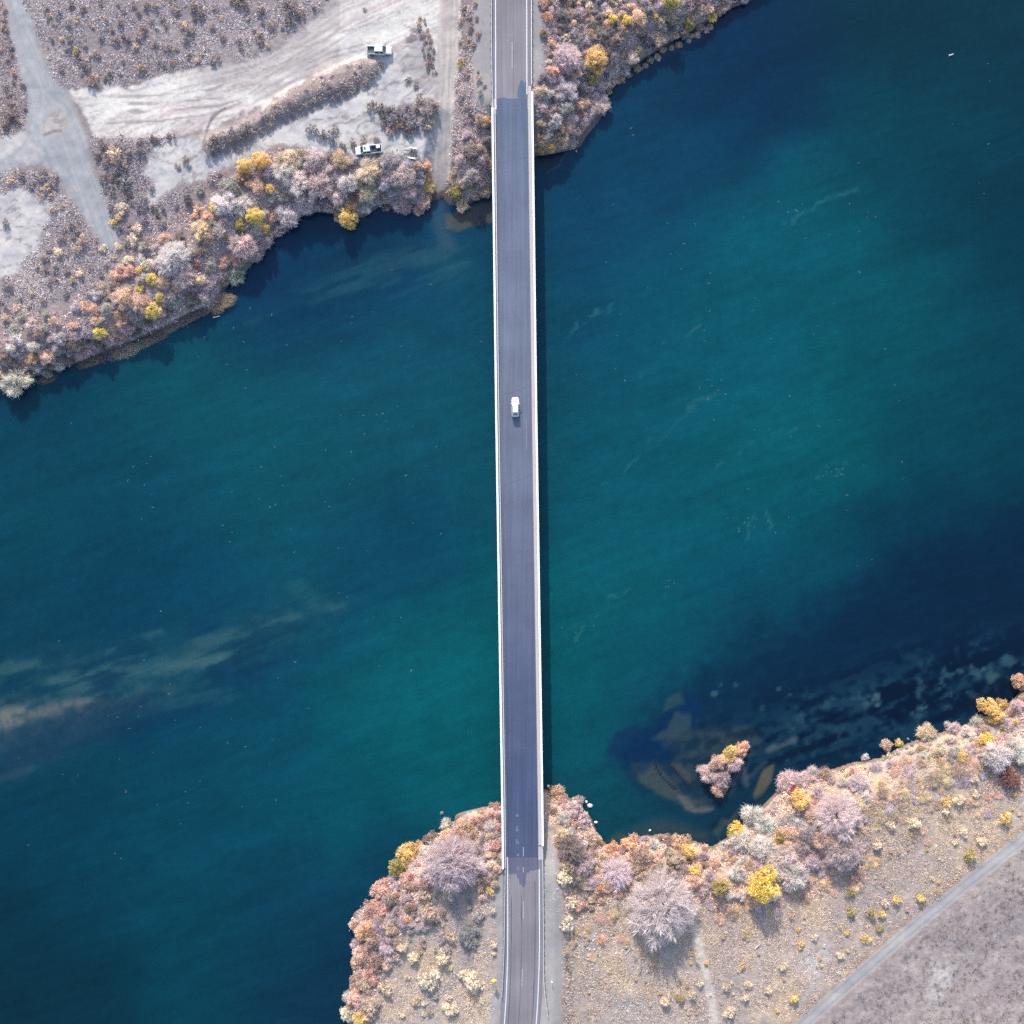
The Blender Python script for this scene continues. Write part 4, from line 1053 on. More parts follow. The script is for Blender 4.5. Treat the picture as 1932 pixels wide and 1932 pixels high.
def bush_stem(seed, n=16):
    rng = np.random.RandomState(seed + 500); mb = MB()
    for i in range(n):
        a = rng.uniform(0, 6.28); r = rng.uniform(.35, .85)
        m1 = Vector((r * .45 * math.cos(a), r * .45 * math.sin(a), .45)); e = Vector((r * math.cos(a + rng.uniform(-.3, .3)), r * math.sin(a), rng.uniform(.6, .9)))
        o = Vector((.06 * math.cos(a), .06 * math.sin(a), -.15))
        mb.tube(o, m1, .022, .015, 4); mb.tube(m1, e, .015, .005, 3)
    return mb.mesh("stem", M["bark"])
def bare_tree(seed):
    rng = np.random.RandomState(seed)
    tr = MB(); tw_b = []; tw_d = []; tw_l = []; tw_w = []
    def grow(p, d, l, r, lvl):
        e = p + d * l
        if lvl <= 2:
            mid = p + d * l * .5 + Vector(rng.normal(size=3)) * l * .05
            tr.tube(p, mid, r, r * .8, 5 if lvl < 2 else 4); tr.tube(mid, e, r * .8, r * .55, 5 if lvl < 2 else 4)
        elif lvl == 3:
            tw_b.append(p); tw_d.append(d); tw_l.append(l); tw_w.append(.0075)
        n = {0: 9, 1: 5, 2: 4, 3: 5}.get(lvl, 0)
        for i in range(n):
            t = 1.0 if lvl == 0 else rng.uniform(.3, 1.0)
            q = p + d * l * t
            if lvl == 0:
                a = 2 * math.pi * (i + rng.uniform(-.3, .3)) / n; el = rng.uniform(.35, 1.1)
                nd = Vector((math.cos(a) * math.cos(el), math.sin(a) * math.cos(el), math.sin(el)))
            else:
                nd = (d + Vector(rng.normal(size=3)) * .62 + Vector((q.x, q.y, 0.10)) * .35).normalized()
            if lvl == 3:
                for j in range(3):
                    dd = (d + Vector(rng.normal(size=3)) * .7).normalized()
                    tw_b.append(q); tw_d.append(dd); tw_l.append(l * rng.uniform(.5, 1.0)); tw_w.append(.0062)
            else:
                grow(q, nd, l * {0: 2.3, 1: .62, 2: .62}[lvl] * rng.uniform(.75, 1.15), r * {0: .55, 1: .5, 2: .45}[lvl], lvl + 1)
    grow(Vector((0, 0, -.08)), Vector((0, 0, 1)), .20, .034, 0)
    b = np.array(tw_b); d = np.array(tw_d); l = np.array(tw_l); w = np.array(tw_w)
    end = b + d * l[:, None]
    sc = np.percentile(np.hypot(end[:, 0], end[:, 1]), 97); hz = np.percentile(end[:, 2], 98)
    k = np.array([1 / sc, 1 / sc, 1 / hz])
    v = tri_cloud(b, d, l, w, rng) * k
    L9 = [(0, 0, .70, 1.0)] + [(.52 * math.cos(a), .52 * math.sin(a), .46, rng.uniform(.55, .85)) for a in np.linspace(0, 6.28, 9)[:-1] + rng.uniform(0, 1)]
    pp, nn, kk = dome_tips(rng, 620, L9)
    bb = np.repeat(pp, 20, 0); oo = np.repeat(unit((nn * .6 + unit(pp) * .9) * np.array([1, 1, .45])), 20, 0)
    dd = unit(oo + rng.normal(size=bb.shape) * .32); bb = bb + rng.normal(size=bb.shape) * .035 - dd * .14
    v = np.concatenate([v, tri_cloud(bb, dd, rng.uniform(.14, .30, len(bb)), rng.uniform(.0045, .0082, len(bb)), rng)])
    c = np.repeat(np.repeat(rng.uniform(.92, 1.10, len(v) // 3)[:, None], 3, 1), 3, 0)
    crown = np_mesh("crown", v, np.arange(len(v)), 3, M["twig"], c)
    tr.v = [(p[0] * k[0], p[1] * k[1], p[2] * k[2]) for p in tr.v]
    return crown, tr.mesh("trunk", M["barkgrey"])
def leafy_tree(seed):
    rng = np.random.RandomState(seed)
    L = lobes_for(rng, 6, .55, (.36, .52)); per = 11
    p, nrm, k = dome_tips(rng, 460, L)
    b = np.repeat(p, per, 0) + rng.normal(size=(len(p) * per, 3)) * np.array([.05, .05, .045])
    d = unit(rng.normal(size=b.shape) + np.repeat(nrm, per, 0) * .4)
    v = tri_cloud(b, d, rng.uniform(.05, .09, len(b)), rng.uniform(.022, .036, len(b)), rng)
    crown = np_mesh("crown", v, np.arange(len(v)), 3, M["leaf"], tints(rng, k, per, len(b), .75, 1.18, .05, .06))
    tr = MB(); tr.tube((0, 0, -.1), (0.02, 0, .35), .05, .035, 6)
    for i, (x, y, r, h) in enumerate(L):
        tr.tube((0.02, 0, .32), (x * .7, y * .7, h * .7), .028, .010, 5)
    return crown, tr.mesh("trunk", M["bark"])
def small_shrub(seed, n, per, wid=(.05, .09), ln=(.14, .3), lob=4):
    rng = np.random.RandomState(seed); L = lobes_for(rng, lob, .5, (.35, .5))
    p, nrm, k = dome_tips(rng, n, L)
    o = np.repeat(unit(nrm + unit(p) * .5), per, 0)
    d = unit(o + rng.normal(size=o.shape) * .6)
    b = np.repeat(p, per, 0) + rng.normal(size=o.shape) * .06 - d * .12
    v = tri_cloud(b, d, rng.uniform(*ln, len(b)), rng.uniform(*wid, len(b)), rng); v[:, 2] = np.maximum(v[:, 2], -.05)
    return np_mesh("shrub", v, np.arange(len(v)), 3, M["leaf"], tints(rng, k, per, len(b), .65, 1.25, .05))
def reed(seed):
    rng = np.random.RandomState(seed); n = 1700
    a = rng.uniform(0, 6.28, n); r = np.sqrt(rng.uniform(0, 1, n)) * .85
    b = np.stack([r * np.cos(a), r * np.sin(a), np.full(n, -.1)], 1)
    d = unit(np.stack([rng.normal(.55, .38, n), rng.normal(-.55, .38, n), rng.uniform(.25, .9, n)], 1))
    v = tri_cloud(b, d, rng.uniform(.3, .75, n), rng.uniform(.010, .020, n), rng)
    c = np.repeat(np.repeat(rng.uniform(.7, 1.2, n)[:, None], 3, 1), 3, 0)
    return np_mesh("reed", v, np.arange(len(v)), 3, M["twig"], c)
TW = [(bush_crown(s, True), bush_stem(s)) for s in range(10, 17)]
TWB = [(bush_crown(s, True, 420, 18, 8), bush_stem(s, 24)) for s in range(30, 34)]
LB = [(bush_crown(s, False, 270, 14), bush_stem(s)) for s in range(50, 55)]
BT = [bare_tree(s) for s in (71, 72, 73)]
LT = [leafy_tree(s) for s in (81, 82, 83)]
SG = [small_shrub(s, 44, 7) for s in range(90, 95)]
RB = [small_shrub(s, 90, 8, (.030, .055), (.10, .22), 6) for s in range(100, 104)]
RD = [reed(s) for s in (110, 111)]
print("plant models", round(time.time() - T0, 1))

PAL = {"pale lilac": (212, 203, 213), "mauve": (188, 168, 174), "lilac": (182, 170, 184), "pinkish grey": (196, 174, 182), "pale grey": (202, 193, 194), "whitish": (206, 197, 194), "peach": (222, 184, 160), "tan": (194, 168, 144), "cream": (220, 202, 174),
       "orange": (214, 170, 126), "golden": (216, 190, 118), "yellow": (234, 212, 116), "bright yellow": (220, 197, 74), "olive": (170, 156, 92), "red": (198, 84, 88), "coral": (206, 160, 146), "brown": (156, 138, 136), "grey green": (168, 166, 160),
       "dark brown": (134, 117, 118), "slate": (138, 130, 144), "reddish brown": (158, 104, 96), "straw": (214, 190, 150), "rusty": (178, 144, 128), "pink": (206, 178, 184), "grey brown": (150, 138, 144)}
BOOST = 3.0
def colour_of(name, rng, j=.06):
    c = lin(PAL[name]) / GAIN
    g_ = 0.26 if name in ("yellow", "bright yellow", "golden", "olive", "red") else 0.42
    c = (c * (1 - g_) + c.mean() * g_) * BOOST * (1 + rng.normal() * j)
    c = c * (1 + rng.normal(size=3) * .02)
    c = c * min(1.0, 0.84 / c.max())
    return (*np.clip(c, .01, .85), 1.0)
# phrases that say where a plant stands
REG = [("on the small islet", [(1300, 1390), (1425, 1390), (1425, 1510), (1300, 1510)]),
       ("left of the gravel road", [(-50, -50), (12, -50), (55, 170), (48, 250), (-50, 300)]),
       ("on slope above the clearing", [(12, -50), (640, -50), (560, 75), (330, 140), (180, 172), (110, 165)]),
       ("on berm below the upper pickup", [(380, 240), (540, 165), (700, 95), (735, 120), (600, 205), (430, 300), (380, 310)]),
       ("between the two parked pickups", [(555, 285), (560, 220), (735, 120), (780, 172), (832, 172), (832, 268), (690, 268)]),
       ("beside the dirt lane", [(740, -50), (850, -50), (832, 175), (770, 172)]),
       ("between dirt lane and road", [(850, -50), (935, -50), (935, 240), (838, 240)]),
       ("between boat ramp and bridge", [(838, 240), (935, 240), (935, 440), (838, 440)]),
       ("beside the forked gravel road", [(160, 230), (290, 240), (300, 370), (180, 400)]),
       ("around the pale dirt patch", [(290, 240), (560, 220), (555, 285), (430, 330), (290, 400)]),
       ("in thicket below the trailer", [(640, 268), (840, 268), (840, 450), (640, 450)]),
       ("in thicket below lower pickup", [(530, 268), (640, 268), (640, 450), (530, 500)]),
       ("below the gravel road's end", [(180, 400), (330, 370), (300, 470), (190, 530)]),
       ("right of the gravel road's end", [(290, 400), (430, 290), (530, 268), (530, 500), (330, 640), (290, 560)]),
       ("left of the gravel road's end", [(-50, 300), (60, 300), (190, 470), (190, 540), (-50, 600)]),
       ("on the far left riverbank", [(-50, 560), (190, 520), (350, 500), (350, 660), (-50, 800)]),
       ("right of road above bridge", [(1000, -50), (1500, -50), (1500, 90), (1000, 90)]),
       ("right of the bridge's upper end", [(1000, 90), (1300, 90), (1000, 340)]),
       ("left of the bridge's lower end", [(780, 1500), (955, 1500), (955, 1690), (780, 1690)]),
       ("along the lower left shoreline", [(600, 1500), (780, 1500), (780, 1800), (720, 1960), (600, 1960)]),
       ("left of road below bridge", [(720, 1690), (955, 1690), (955, 1960), (720, 1960)]),
       ("right of the bridge's lower end", [(1020, 1460), (1145, 1460), (1145, 1660), (1020, 1660)]),
       ("right of road below bridge", [(1020, 1660), (1180, 1660), (1180, 1960), (1020, 1960)]),
       ("around the small cove", [(1145, 1540), (1345, 1540), (1345, 1700), (1145, 1700)]),
       ("near the big pale tree", [(1180, 1640), (1345, 1640), (1345, 1960), (1180, 1960)]),
       ("on bank behind the islet", [(1330, 1430), (1560, 1400), (1560, 1720), (1330, 1720)]),
       ("on bank right of islet", [(1560, 1400), (1720, 1370), (1720, 1560), (1560, 1650)]),
       ("on the far right bank", [(1720, 1200), (1980, 1200), (1980, 1470), (1720, 1470)]),
       ("near the diagonal road's upper half", [(1625, 1400), (1980, 1400), (1980, 1800), (1625, 1800)]),
       ("near the diagonal road's lower half", [(1300, 1470), (1980, 1440), (1980, 1960), (1300, 1960)])]
def where(u, v):
    for ph, poly in REG:
        if in_poly(u, v, poly): return ph
    return "by the river"
NOUN = {"tw": ("willow_bush", "bare bush", "bush"), "lb": ("leafy_bush", "leafy bush", "bush"), "bt": ("leafless_tree", "bare tree", "tree"), "lt": ("autumn_tree", "leafy tree", "tree"),
        "sg": ("sagebrush_shrub", "sage shrub", "shrub"), "rb": ("rabbitbrush_shrub", "dry shrub", "shrub"), "rd": ("reed_clump", "reed clump", "reeds")}
plants = []                                           # (kind, u, v, r units, colour, label or None, height factor)
def add(kind, rows, hf=1.0):
    for r in rows:
        plants.append((kind, r[0], r[1], r[2], r[3], r[4] if len(r) > 4 else None, hf))
add("bt", [(1250, 1715, 74, "pale lilac", "big round leafless pale tree with widely spreading bare branches"), (853, 1632, 60, "pinkish grey", "big bare pinkish tree left of the bridge's lower end"),
           (1165, 1652, 34, "pinkish grey", "middling bare tree between the bridge end and the big pale tree"), (1580, 1540, 46, "pinkish grey", "tall bare mauve tree on the bank right of the islet"),
           (1592, 1608, 42, "mauve", "bare purple tree casting shade beside the dry slope right of the islet"), (1555, 1580, 30, "peach", "bare peach tinted tree between two mauve bare trees"), (326, 486, 38, "pale grey", "big pale bare tree just right of the gravel road's end"),
           (1067, 108, 34, "mauve", "big pinkish bare tree beside the road right of the bridge's upper end"), (885, 1500 + 260, 26, "grey green", "half bare greyish tree beside the road below the bridge"), (1620, 1478, 22, "lilac", "small bluish bare tree near the shore right of the islet")], .95)
add("lt", [(1440, 1670, 34, "bright yellow", "bright yellow round leafy tree, largest of its colour"), (1389, 1567, 18, "bright yellow", "small bright yellow tree near the water behind the islet"), (1360, 1672, 19, "olive", "olive yellow tree left of the bright yellow round tree"),
           (1510, 1512, 22, "golden", "tall golden tree beside the red bush"), (482, 409, 19, "yellow", "yellow tree near the water between pale bushes left of the lower pickup"), (463, 314, 16, "golden", "golden tree at the clearing's edge, left of its twin"), (491, 303, 18, "golden", "golden tree at the clearing's edge, right of its twin"),
           (655, 410, 24, "golden", "golden tree leaning over the water below the lower pickup"), (285, 586, 18, "yellow", "yellow tree beside a peach bush on the left riverbank"), (186, 628, 14, "yellow", "yellow tree on the far left riverbank above the reeds"),
           (1157, 36, 10, "bright yellow", "left of two round yellow trees right of the road above the bridge"), (1184, 37, 10, "bright yellow", "right of two round yellow trees right of the road above the bridge"), (1266, 5, 17, "olive", "olive yellow tree at the upper edge right of the road"),
           (1864, 1334, 20, "golden", "golden tree at the far right shore, nearest the water"), (1880, 1352, 18, "golden", "golden tree just behind the shoreline golden tree"), (1925, 1286, 17, "orange", "orange tree at the far right shore"), (1863, 1395, 15, "bright yellow", "yellow tree before big whitish bushes at the far right bank"),
           (508, 357, 10, "yellow", "small yellow green tree below the golden twins"), (403, 390, 10, "yellow", "small yellow tree left of the grey bushes"), (1300, 1608, 16, "golden", "golden tree beside the small cove"), (900, 1560, 0.1, "yellow")], 1.0)
plants = [p for p in plants if p[3] > 1]
add("lb", [(889, 1560, 9, "bright yellow"), (302, 562, 11, "yellow"), (262, 545, 10, "yellow"), (284, 526, 13, "yellow"), (452, 423, 12, "olive"), (455, 334, 14, "orange"), (499, 430, 12, "golden"), (514, 405, 13, "peach"), (488, 352, 14, "peach"), (640, 412, 11, "orange"), (663, 424, 12, "olive"), (664, 386, 11, "orange"), (690, 400, 6, "olive"),
           (668, 366, 11, "reddish brown"), (800, 380, 14, "peach"), (808, 352, 12, "golden"), (802, 312, 12, "orange"), (806, 330, 12, "orange"), (790, 398, 12, "peach"), (860, 362, 15, "olive"), (872, 384, 15, "cream"), (915, 362, 11, "peach"), (918, 228, 12, "orange"), (905, 222, 10, "tan"), (890, 285, 17, "brown"), (60, 676, 15, "orange"), (85, 670, 17, "peach"), (46, 690, 10, "peach"), (230, 630, 9, "orange"),
           (1500, 1493, 13, "red", "red bush between pink bushes and the tall golden tree"), (1492, 1508, 9, "coral"), (1473, 1582, 12, "olive"), (1285, 1592, 18, "orange"), (1275, 1622, 20, "tan"), (1310, 1642, 15, "golden"), (1345, 1630, 15, "peach"), (1155, 1602, 16, "orange"), (1188, 1592, 18, "orange"), (1212, 1622, 21, "rusty"), (1200, 1640, 14, "rusty"), (1262, 1588, 12, "rusty"), (1050, 1496, 16, "orange"),
           (1060, 1510, 12, "peach"), (1100, 1545, 16, "pink"), (1112, 1580, 17, "peach"), (1130, 1590, 10, "orange"), (1086, 1522, 18, "pink"), (770, 1611, 22, "golden"), (750, 1640, 22, "olive"), (722, 1680, 22, "coral"), (702, 1718, 20, "coral"), (740, 1702, 18, "brown"), (688, 1760, 20, "orange"), (705, 1775, 18, "rusty"), (668, 1745, 11, "peach"), (688, 1800, 24, "peach"), (712, 1815, 18, "rusty"), (815, 1582, 14, "rusty"),
           (790, 1598, 12, "orange"), (765, 1660, 14, "coral"), (672, 1882, 16, "peach"), (660, 1912, 18, "cream"), (700, 1900, 18, "tan"), (690, 1860, 16, "tan"), (680, 1925, 16, "golden"), (870, 1562, 18, "peach"), (845, 1580, 14, "orange"), (910, 1542, 14, "peach"), (936, 1526, 13, "coral"), (1033, 30, 10, "orange"), (1026, 62, 9, "rusty"), (1040, 82, 9, "peach"), (1126, 108, 22, "golden"), (1117, 100, 12, "orange"), (1128, 130, 13, "golden"), (1118, 147, 12, "olive"),
           (1171, 147, 11, "tan"), (1192, 106, 15, "cream"), (1243, 70, 16, "tan"), (1207, 34, 16, "peach"), (1320, 18, 14, "tan"), (1345, 30, 12, "golden"), (1365, 12, 12, "tan"), (1300, 40, 14, "olive"), (1147, 173, 8, "olive"), (1043, 204, 9, "cream"), (1022, 275, 11, "golden"), (1039, 273, 12, "golden"), (1061, 266, 14, "tan"), (1075, 240, 13, "peach"), (1237, 30, 7, "bright yellow"),
           (1892, 1329, 13, "golden"), (1912, 1345, 9, "coral"), (1914, 1364, 8, "golden"), (1894, 1376, 8, "olive"), (1672, 1406, 11, "peach"), (1696, 1401, 9, "yellow"), (1775, 1436, 8, "orange"), (1925, 1440, 12, "tan"), (1398, 1413, 15, "orange"), (1378, 1422, 18, "golden"), (1354, 1438, 15, "peach"), (895, 1550, 12, "peach"), (926, 1540, 11, "coral"), (880, 1558, 11, "tan")], .9)
add("tw", [(545, 300, 24, "cream"), (590, 300, 22, "pinkish grey"), (560, 340, 26, "pale grey"), (600, 348, 26, "pinkish grey"), (640, 302, 20, "tan"), (697, 322, 25, "cream"), (692, 362, 24, "cream"), (655, 345, 20, "pale grey"), (760, 330, 22, "mauve"), (772, 356, 18, "pink"), (756, 386, 20, "pink"), (735, 302, 20, "lilac"), (725, 345, 18, "lilac"), (690, 393, 12, "whitish"), (540, 402, 25, "pale grey"),
           (526, 432, 18, "mauve"), (500, 453, 17, "mauve"), (610, 384, 20, "mauve"), (575, 380, 22, "pinkish grey"), (632, 372, 18, "pale grey"), (232, 562, 22, "peach"), (263, 570, 22, "peach"), (270, 592, 12, "pinkish grey"), (345, 520, 24, "pinkish grey"), (442, 514, 24, "grey green", "grey green bush overhanging the water left of the boat trailer"), (458, 462, 25, "pink"), (484, 481, 15, "mauve"), (375, 526, 13, "cream"), (372, 501, 9, "reddish brown"),
           (381, 433, 20, "cream"), (393, 448, 14, "tan"), (433, 353, 22, "grey green"), (424, 386, 25, "pale grey"), (455, 386, 20, "pale grey"), (419, 419, 13, "pink"), (533, 322, 22, "pale grey"), (25, 716, 29, "whitish", "big whitish bush at the water on the far left bank"), (86, 702, 14, "grey green"), (110, 690, 14, "pale grey"), (150, 668, 16, "pinkish grey"), (130, 650, 18, "brown"), (205, 640, 14, "pinkish grey"), (240, 618, 16, "mauve"),
           (315, 560, 16, "mauve"), (360, 560, 18, "brown"), (890, 330, 20, "mauve"), (906, 300, 16, "mauve"), (920, 265, 14, "slate"), (905, 345, 12, "pink"), (870, 300, 14, "pinkish grey"), (880, 255, 12, "pinkish grey"), (1132, 199, 20, "pink", "round pale pink bush at the water right of the bridge's upper end"), (1034, 252, 13, "lilac"), (1068, 170, 22, "lilac"), (1067, 200, 18, "lilac"), (1046, 226, 18, "lilac"),
           (1157, 106, 16, "lilac"), (1220, 70, 17, "slate"), (1218, 94, 13, "lilac"), (1267, 48, 15, "slate"), (1083, 153, 14, "pinkish grey"), (1043, 133, 14, "peach"), (1097, 163, 17, "slate"), (1137, 66, 18, "brown"), (1162, 75, 16, "brown"), (1079, 223, 15, "pink"), (1024, 170, 14, "tan"), (1060, 30, 16, "slate"), (1090, 25, 16, "mauve"), (1060, 50, 14, "slate"), (1180, 130, 12, "lilac"),
           (840, 1556, 13, "whitish"), (805, 1606, 15, "whitish"), (830, 1590, 14, "tan"), (720, 1750, 18, "mauve"), (745, 1735, 18, "mauve"), (728, 1790, 16, "pinkish grey"), (660, 1880, 14, "whitish"), (905, 1600, 16, "pinkish grey"), (925, 1560, 14, "pale grey"), (800, 1650, 16, "pinkish grey"), (1065, 1546, 18, "pale grey"), (1075, 1602, 24, "brown"), (1062, 1575, 16, "cream"), (1105, 1630, 24, "mauve"), (1090, 1660, 18, "brown"), (1120, 1665, 16, "mauve"),
           (1235, 1596, 13, "whitish"), (1420, 1540, 27, "whitish"), (1450, 1556, 24, "pale grey"), (1402, 1590, 24, "whitish"), (1440, 1602, 27, "pale grey"), (1478, 1622, 28, "whitish"), (1500, 1658, 28, "whitish"), (1462, 1640, 20, "pale grey"), (1370, 1596, 14, "whitish"), (1400, 1690, 13, "pale grey"), (1390, 1650, 16, "pale grey"), (1432, 1635, 14, "mauve"), (1490, 1476, 22, "pink"), (1530, 1466, 20, "pink"), (1475, 1490, 12, "mauve"), (1515, 1480, 14, "pink"),
           (1560, 1462, 18, "tan"), (1545, 1500, 18, "pinkish grey"), (1540, 1540, 20, "peach"), (1525, 1570, 22, "mauve"), (1515, 1600, 18, "mauve"), (1530, 1630, 18, "mauve"), (1750, 1384, 20, "cream"), (1800, 1376, 17, "pink"), (1788, 1366, 9, "whitish"), (1845, 1362, 17, "whitish"), (1826, 1382, 13, "whitish"), (1880, 1428, 30, "whitish", "large whitish bush at the far right, left of its neighbour"), (1922, 1412, 26, "whitish", "large whitish bush at the far right edge"), (1803, 1422, 16, "grey green"), (1925, 1332, 16, "pink"),
           (1899, 1361, 9, "lilac"), (1633, 1428, 9, "whitish"), (1388, 1440, 17, "pink"), (1340, 1463, 19, "pink"), (1362, 1474, 18, "pinkish grey"), (1355, 1491, 15, "peach"), (1328, 1452, 14, "pinkish grey"), (1406, 1406, 11, "peach"), (1100, 226, 13, "pinkish grey"), (1088, 246, 11, "pink"), (1112, 212, 11, "mauve"), (1098, 238, 9, "tan"), (1905, 1470, 20, "reddish brown"), (1310, 1665, 16, "peach"), (1340, 1655, 14, "pinkish grey")], 1.0)
add("rd", [(402, 566, 28, "rusty", "brown reed bed by the white log on the left bank"), (340, 596, 26, "brown", "dark brown reed clump left of the brown reed bed"), (408, 586, 11, "straw", "straw coloured reed tuft beside the white log"), (225, 660, 26, "tan", "tan reed clump at the water on the left bank"), (160, 680, 20, "rusty"), (84, 714, 15, "rusty"), (285, 634, 22, "rusty"), (372, 584, 20, "brown"), (260, 648, 18, "tan"), (195, 672, 18, "brown"), (318, 614, 18, "tan")], .8)
add("rb", [(780, 1806, 16, "cream"), (835, 1808, 19, "cream"), (808, 1850, 23, "cream"), (895, 1855, 25, "cream"), (875, 1838, 14, "cream"), (810, 1722, 24, "tan"), (800, 1690, 16, "tan"), (845, 1690, 14, "cream"), (726, 1866, 17, "tan"), (785, 1890, 11, "tan"), (850, 1905, 18, "cream"), (905, 1728, 15, "grey green"), (895, 1778, 13, "grey green"), (848, 1768, 14, "tan"), (925, 1632, 11, "cream"), (925, 1682, 11, "golden"), (930, 1718, 9, "cream"), (758, 1788, 14, "cream"), (745, 1805, 12, "tan"),
           (1065, 1658, 18, "cream"), (1078, 1702, 14, "cream"), (1070, 1745, 16, "cream"), (1681, 1556, 11, "cream"), (1725, 1554, 15, "cream"), (1656, 1594, 14, "cream"), (1786, 1514, 13, "golden"), (1811, 1510, 13, "cream"), (1785, 1531, 10, "cream"), (1899, 1545, 16, "yellow"), (1804, 1589, 8, "cream"), (1820, 1572, 9, "cream"), (1854, 1589, 11, "cream"), (1831, 1613, 17, "olive"), (1604, 1684, 11, "olive"), (1606, 1721, 12, "olive"), (1644, 1724, 11, "olive"), (1664, 1726, 10, "golden"), (1671, 1704, 9, "cream"), (1693, 1699, 11, "golden"),
           (1738, 1695, 12, "yellow"), (1659, 1753, 10, "olive"), (1634, 1771, 11, "yellow"), (1599, 1760, 7, "golden"), (1538, 1770, 9, "cream"), (1511, 1783, 9, "golden"), (1586, 1804, 10, "cream"), (1478, 1824, 10, "cream"), (1499, 1884, 11, "yellow"), (1449, 1870, 9, "cream"), (1494, 1729, 8, "tan"), (1321, 1858, 8, "cream"), (1371, 1863, 10, "tan"), (1411, 1858, 9, "cream"), (1406, 1883, 10, "cream"), (1308, 1880, 11, "tan"), (1283, 1883, 11, "olive"), (1256, 1889, 14, "cream"), (1378, 1911, 14, "cream"), (1401, 1823, 7, "golden"), (1842, 1500, 9, "cream"), (1840, 1470, 10, "cream"), (1850, 1450, 8, "tan"),
           (230, 392, 14, "cream"), (224, 410, 10, "tan"), (212, 420, 9, "golden"), (258, 430, 12, "cream"), (250, 450, 14, "cream"), (155, 452, 12, "tan"), (145, 470, 10, "tan"), (193, 468, 9, "cream"), (222, 465, 9, "cream"), (110, 305 + 170, 12, "cream"), (100, 605, 13, "tan"), (10, 600, 11, "tan"), (30, 580, 10, "tan"), (150, 515, 10, "cream"), (275, 498, 14, "cream"), (262, 510, 10, "golden"), (240, 490, 12, "cream"), (190, 540, 12, "tan"), (1083, 42, 9, "cream"), (1111, 9, 9, "cream"), (1067, 69, 11, "cream"), (1167, 3, 9, "cream")], .85)
add("sg", [(135, 10, 9, "dark brown"), (155, 18, 10, "dark brown"), (275, 8, 10, "brown"), (330, 15, 13, "brown"), (365, 12, 14, "brown"), (378, 26, 13, "dark brown"), (455, 5, 16, "dark brown"), (440, 2, 12, "brown"), (270, 52, 11, "brown"), (263, 68, 13, "brown"), (312, 48, 8, "brown"), (358, 56, 13, "brown"), (420, 70, 9, "grey brown"), (315, 88, 11, "brown"), (143, 96, 9, "olive"), (148, 106, 11, "brown"), (160, 120, 15, "brown"),
           (172, 150, 15, "rusty"), (265, 128, 13, "rusty"), (190, 72, 9, "slate"), (130, 72, 9, "brown"), (405, 112, 13, "grey brown"), (325, 116, 8, "rusty"), (200, 148, 9, "brown"), (20, 215, 15, "dark brown"), (28, 228, 12, "dark brown"), (10, 238, 12, "dark brown"), (215, 290, 20, "tan"), (200, 300, 14, "brown"), (220, 320, 14, "slate"), (235, 342, 17, "slate"), (195, 335, 12, "dark brown"), (262, 266, 9, "brown"), (290, 262, 11, "dark brown"), (322, 258, 11, "dark brown"), (350, 301, 12, "brown"), (335, 313, 9, "brown"), (392, 275, 14, "brown"),
           (402, 260, 11, "brown"), (420, 255, 12, "grey brown"), (440, 250, 12, "slate"), (460, 238, 12, "grey brown"), (264, 285, 12, "slate"), (498, 218, 10, "brown"), (270, 370, 12, "grey brown"), (285, 355, 10, "grey brown"), (10, 420, 11, "brown"), (80, 330, 14, "brown"), (40, 330, 12, "brown"), (20, 340, 12, "tan"), (100, 340, 13, "brown"), (60, 350, 10, "grey brown"), (512, 45, 12, "brown"), (490, 15, 14, "brown"), (545, 40, 14, "brown"), (545, 12, 18, "dark brown"), (488, 72, 14, "brown"),
           (592, 15, 6, "dark brown"), (688, 17, 5, "dark brown"), (875, 20, 10, "brown"), (888, 50, 10, "brown"), (880, 78, 11, "brown"), (893, 85, 9, "rusty"), (872, 120, 12, "olive"), (880, 138, 11, "brown"), (903, 148, 9, "rusty"), (870, 185, 9, "slate"), (790, 45, 8, "rusty"), (797, 65, 8, "brown"), (805, 100, 9, "brown"), (810, 118, 9, "reddish brown"), (770, 150, 8, "dark brown"), (785, 160, 7, "dark brown"),
           (700, 200, 14, "dark brown"), (718, 205, 11, "dark brown"), (740, 225, 18, "slate"), (765, 220, 20, "slate"), (790, 230, 18, "slate"), (805, 210, 16, "brown"), (815, 195, 13, "brown"), (740, 245, 14, "rusty"), (810, 235, 14, "tan"), (770, 245, 14, "dark brown"), (795, 185, 12, "brown"), (586, 243, 14, "slate"), (605, 250, 14, "slate"), (625, 258, 13, "slate"), (632, 243, 10, "brown"), (645, 274, 11, "slate"), (665, 268, 10, "grey brown"), (685, 265, 11, "brown"), (710, 262, 9, "brown"), (1063, 1890, 6, "rusty"), (1068, 1800, 9, "rusty"), (1072, 1825, 9, "rusty")], .7)
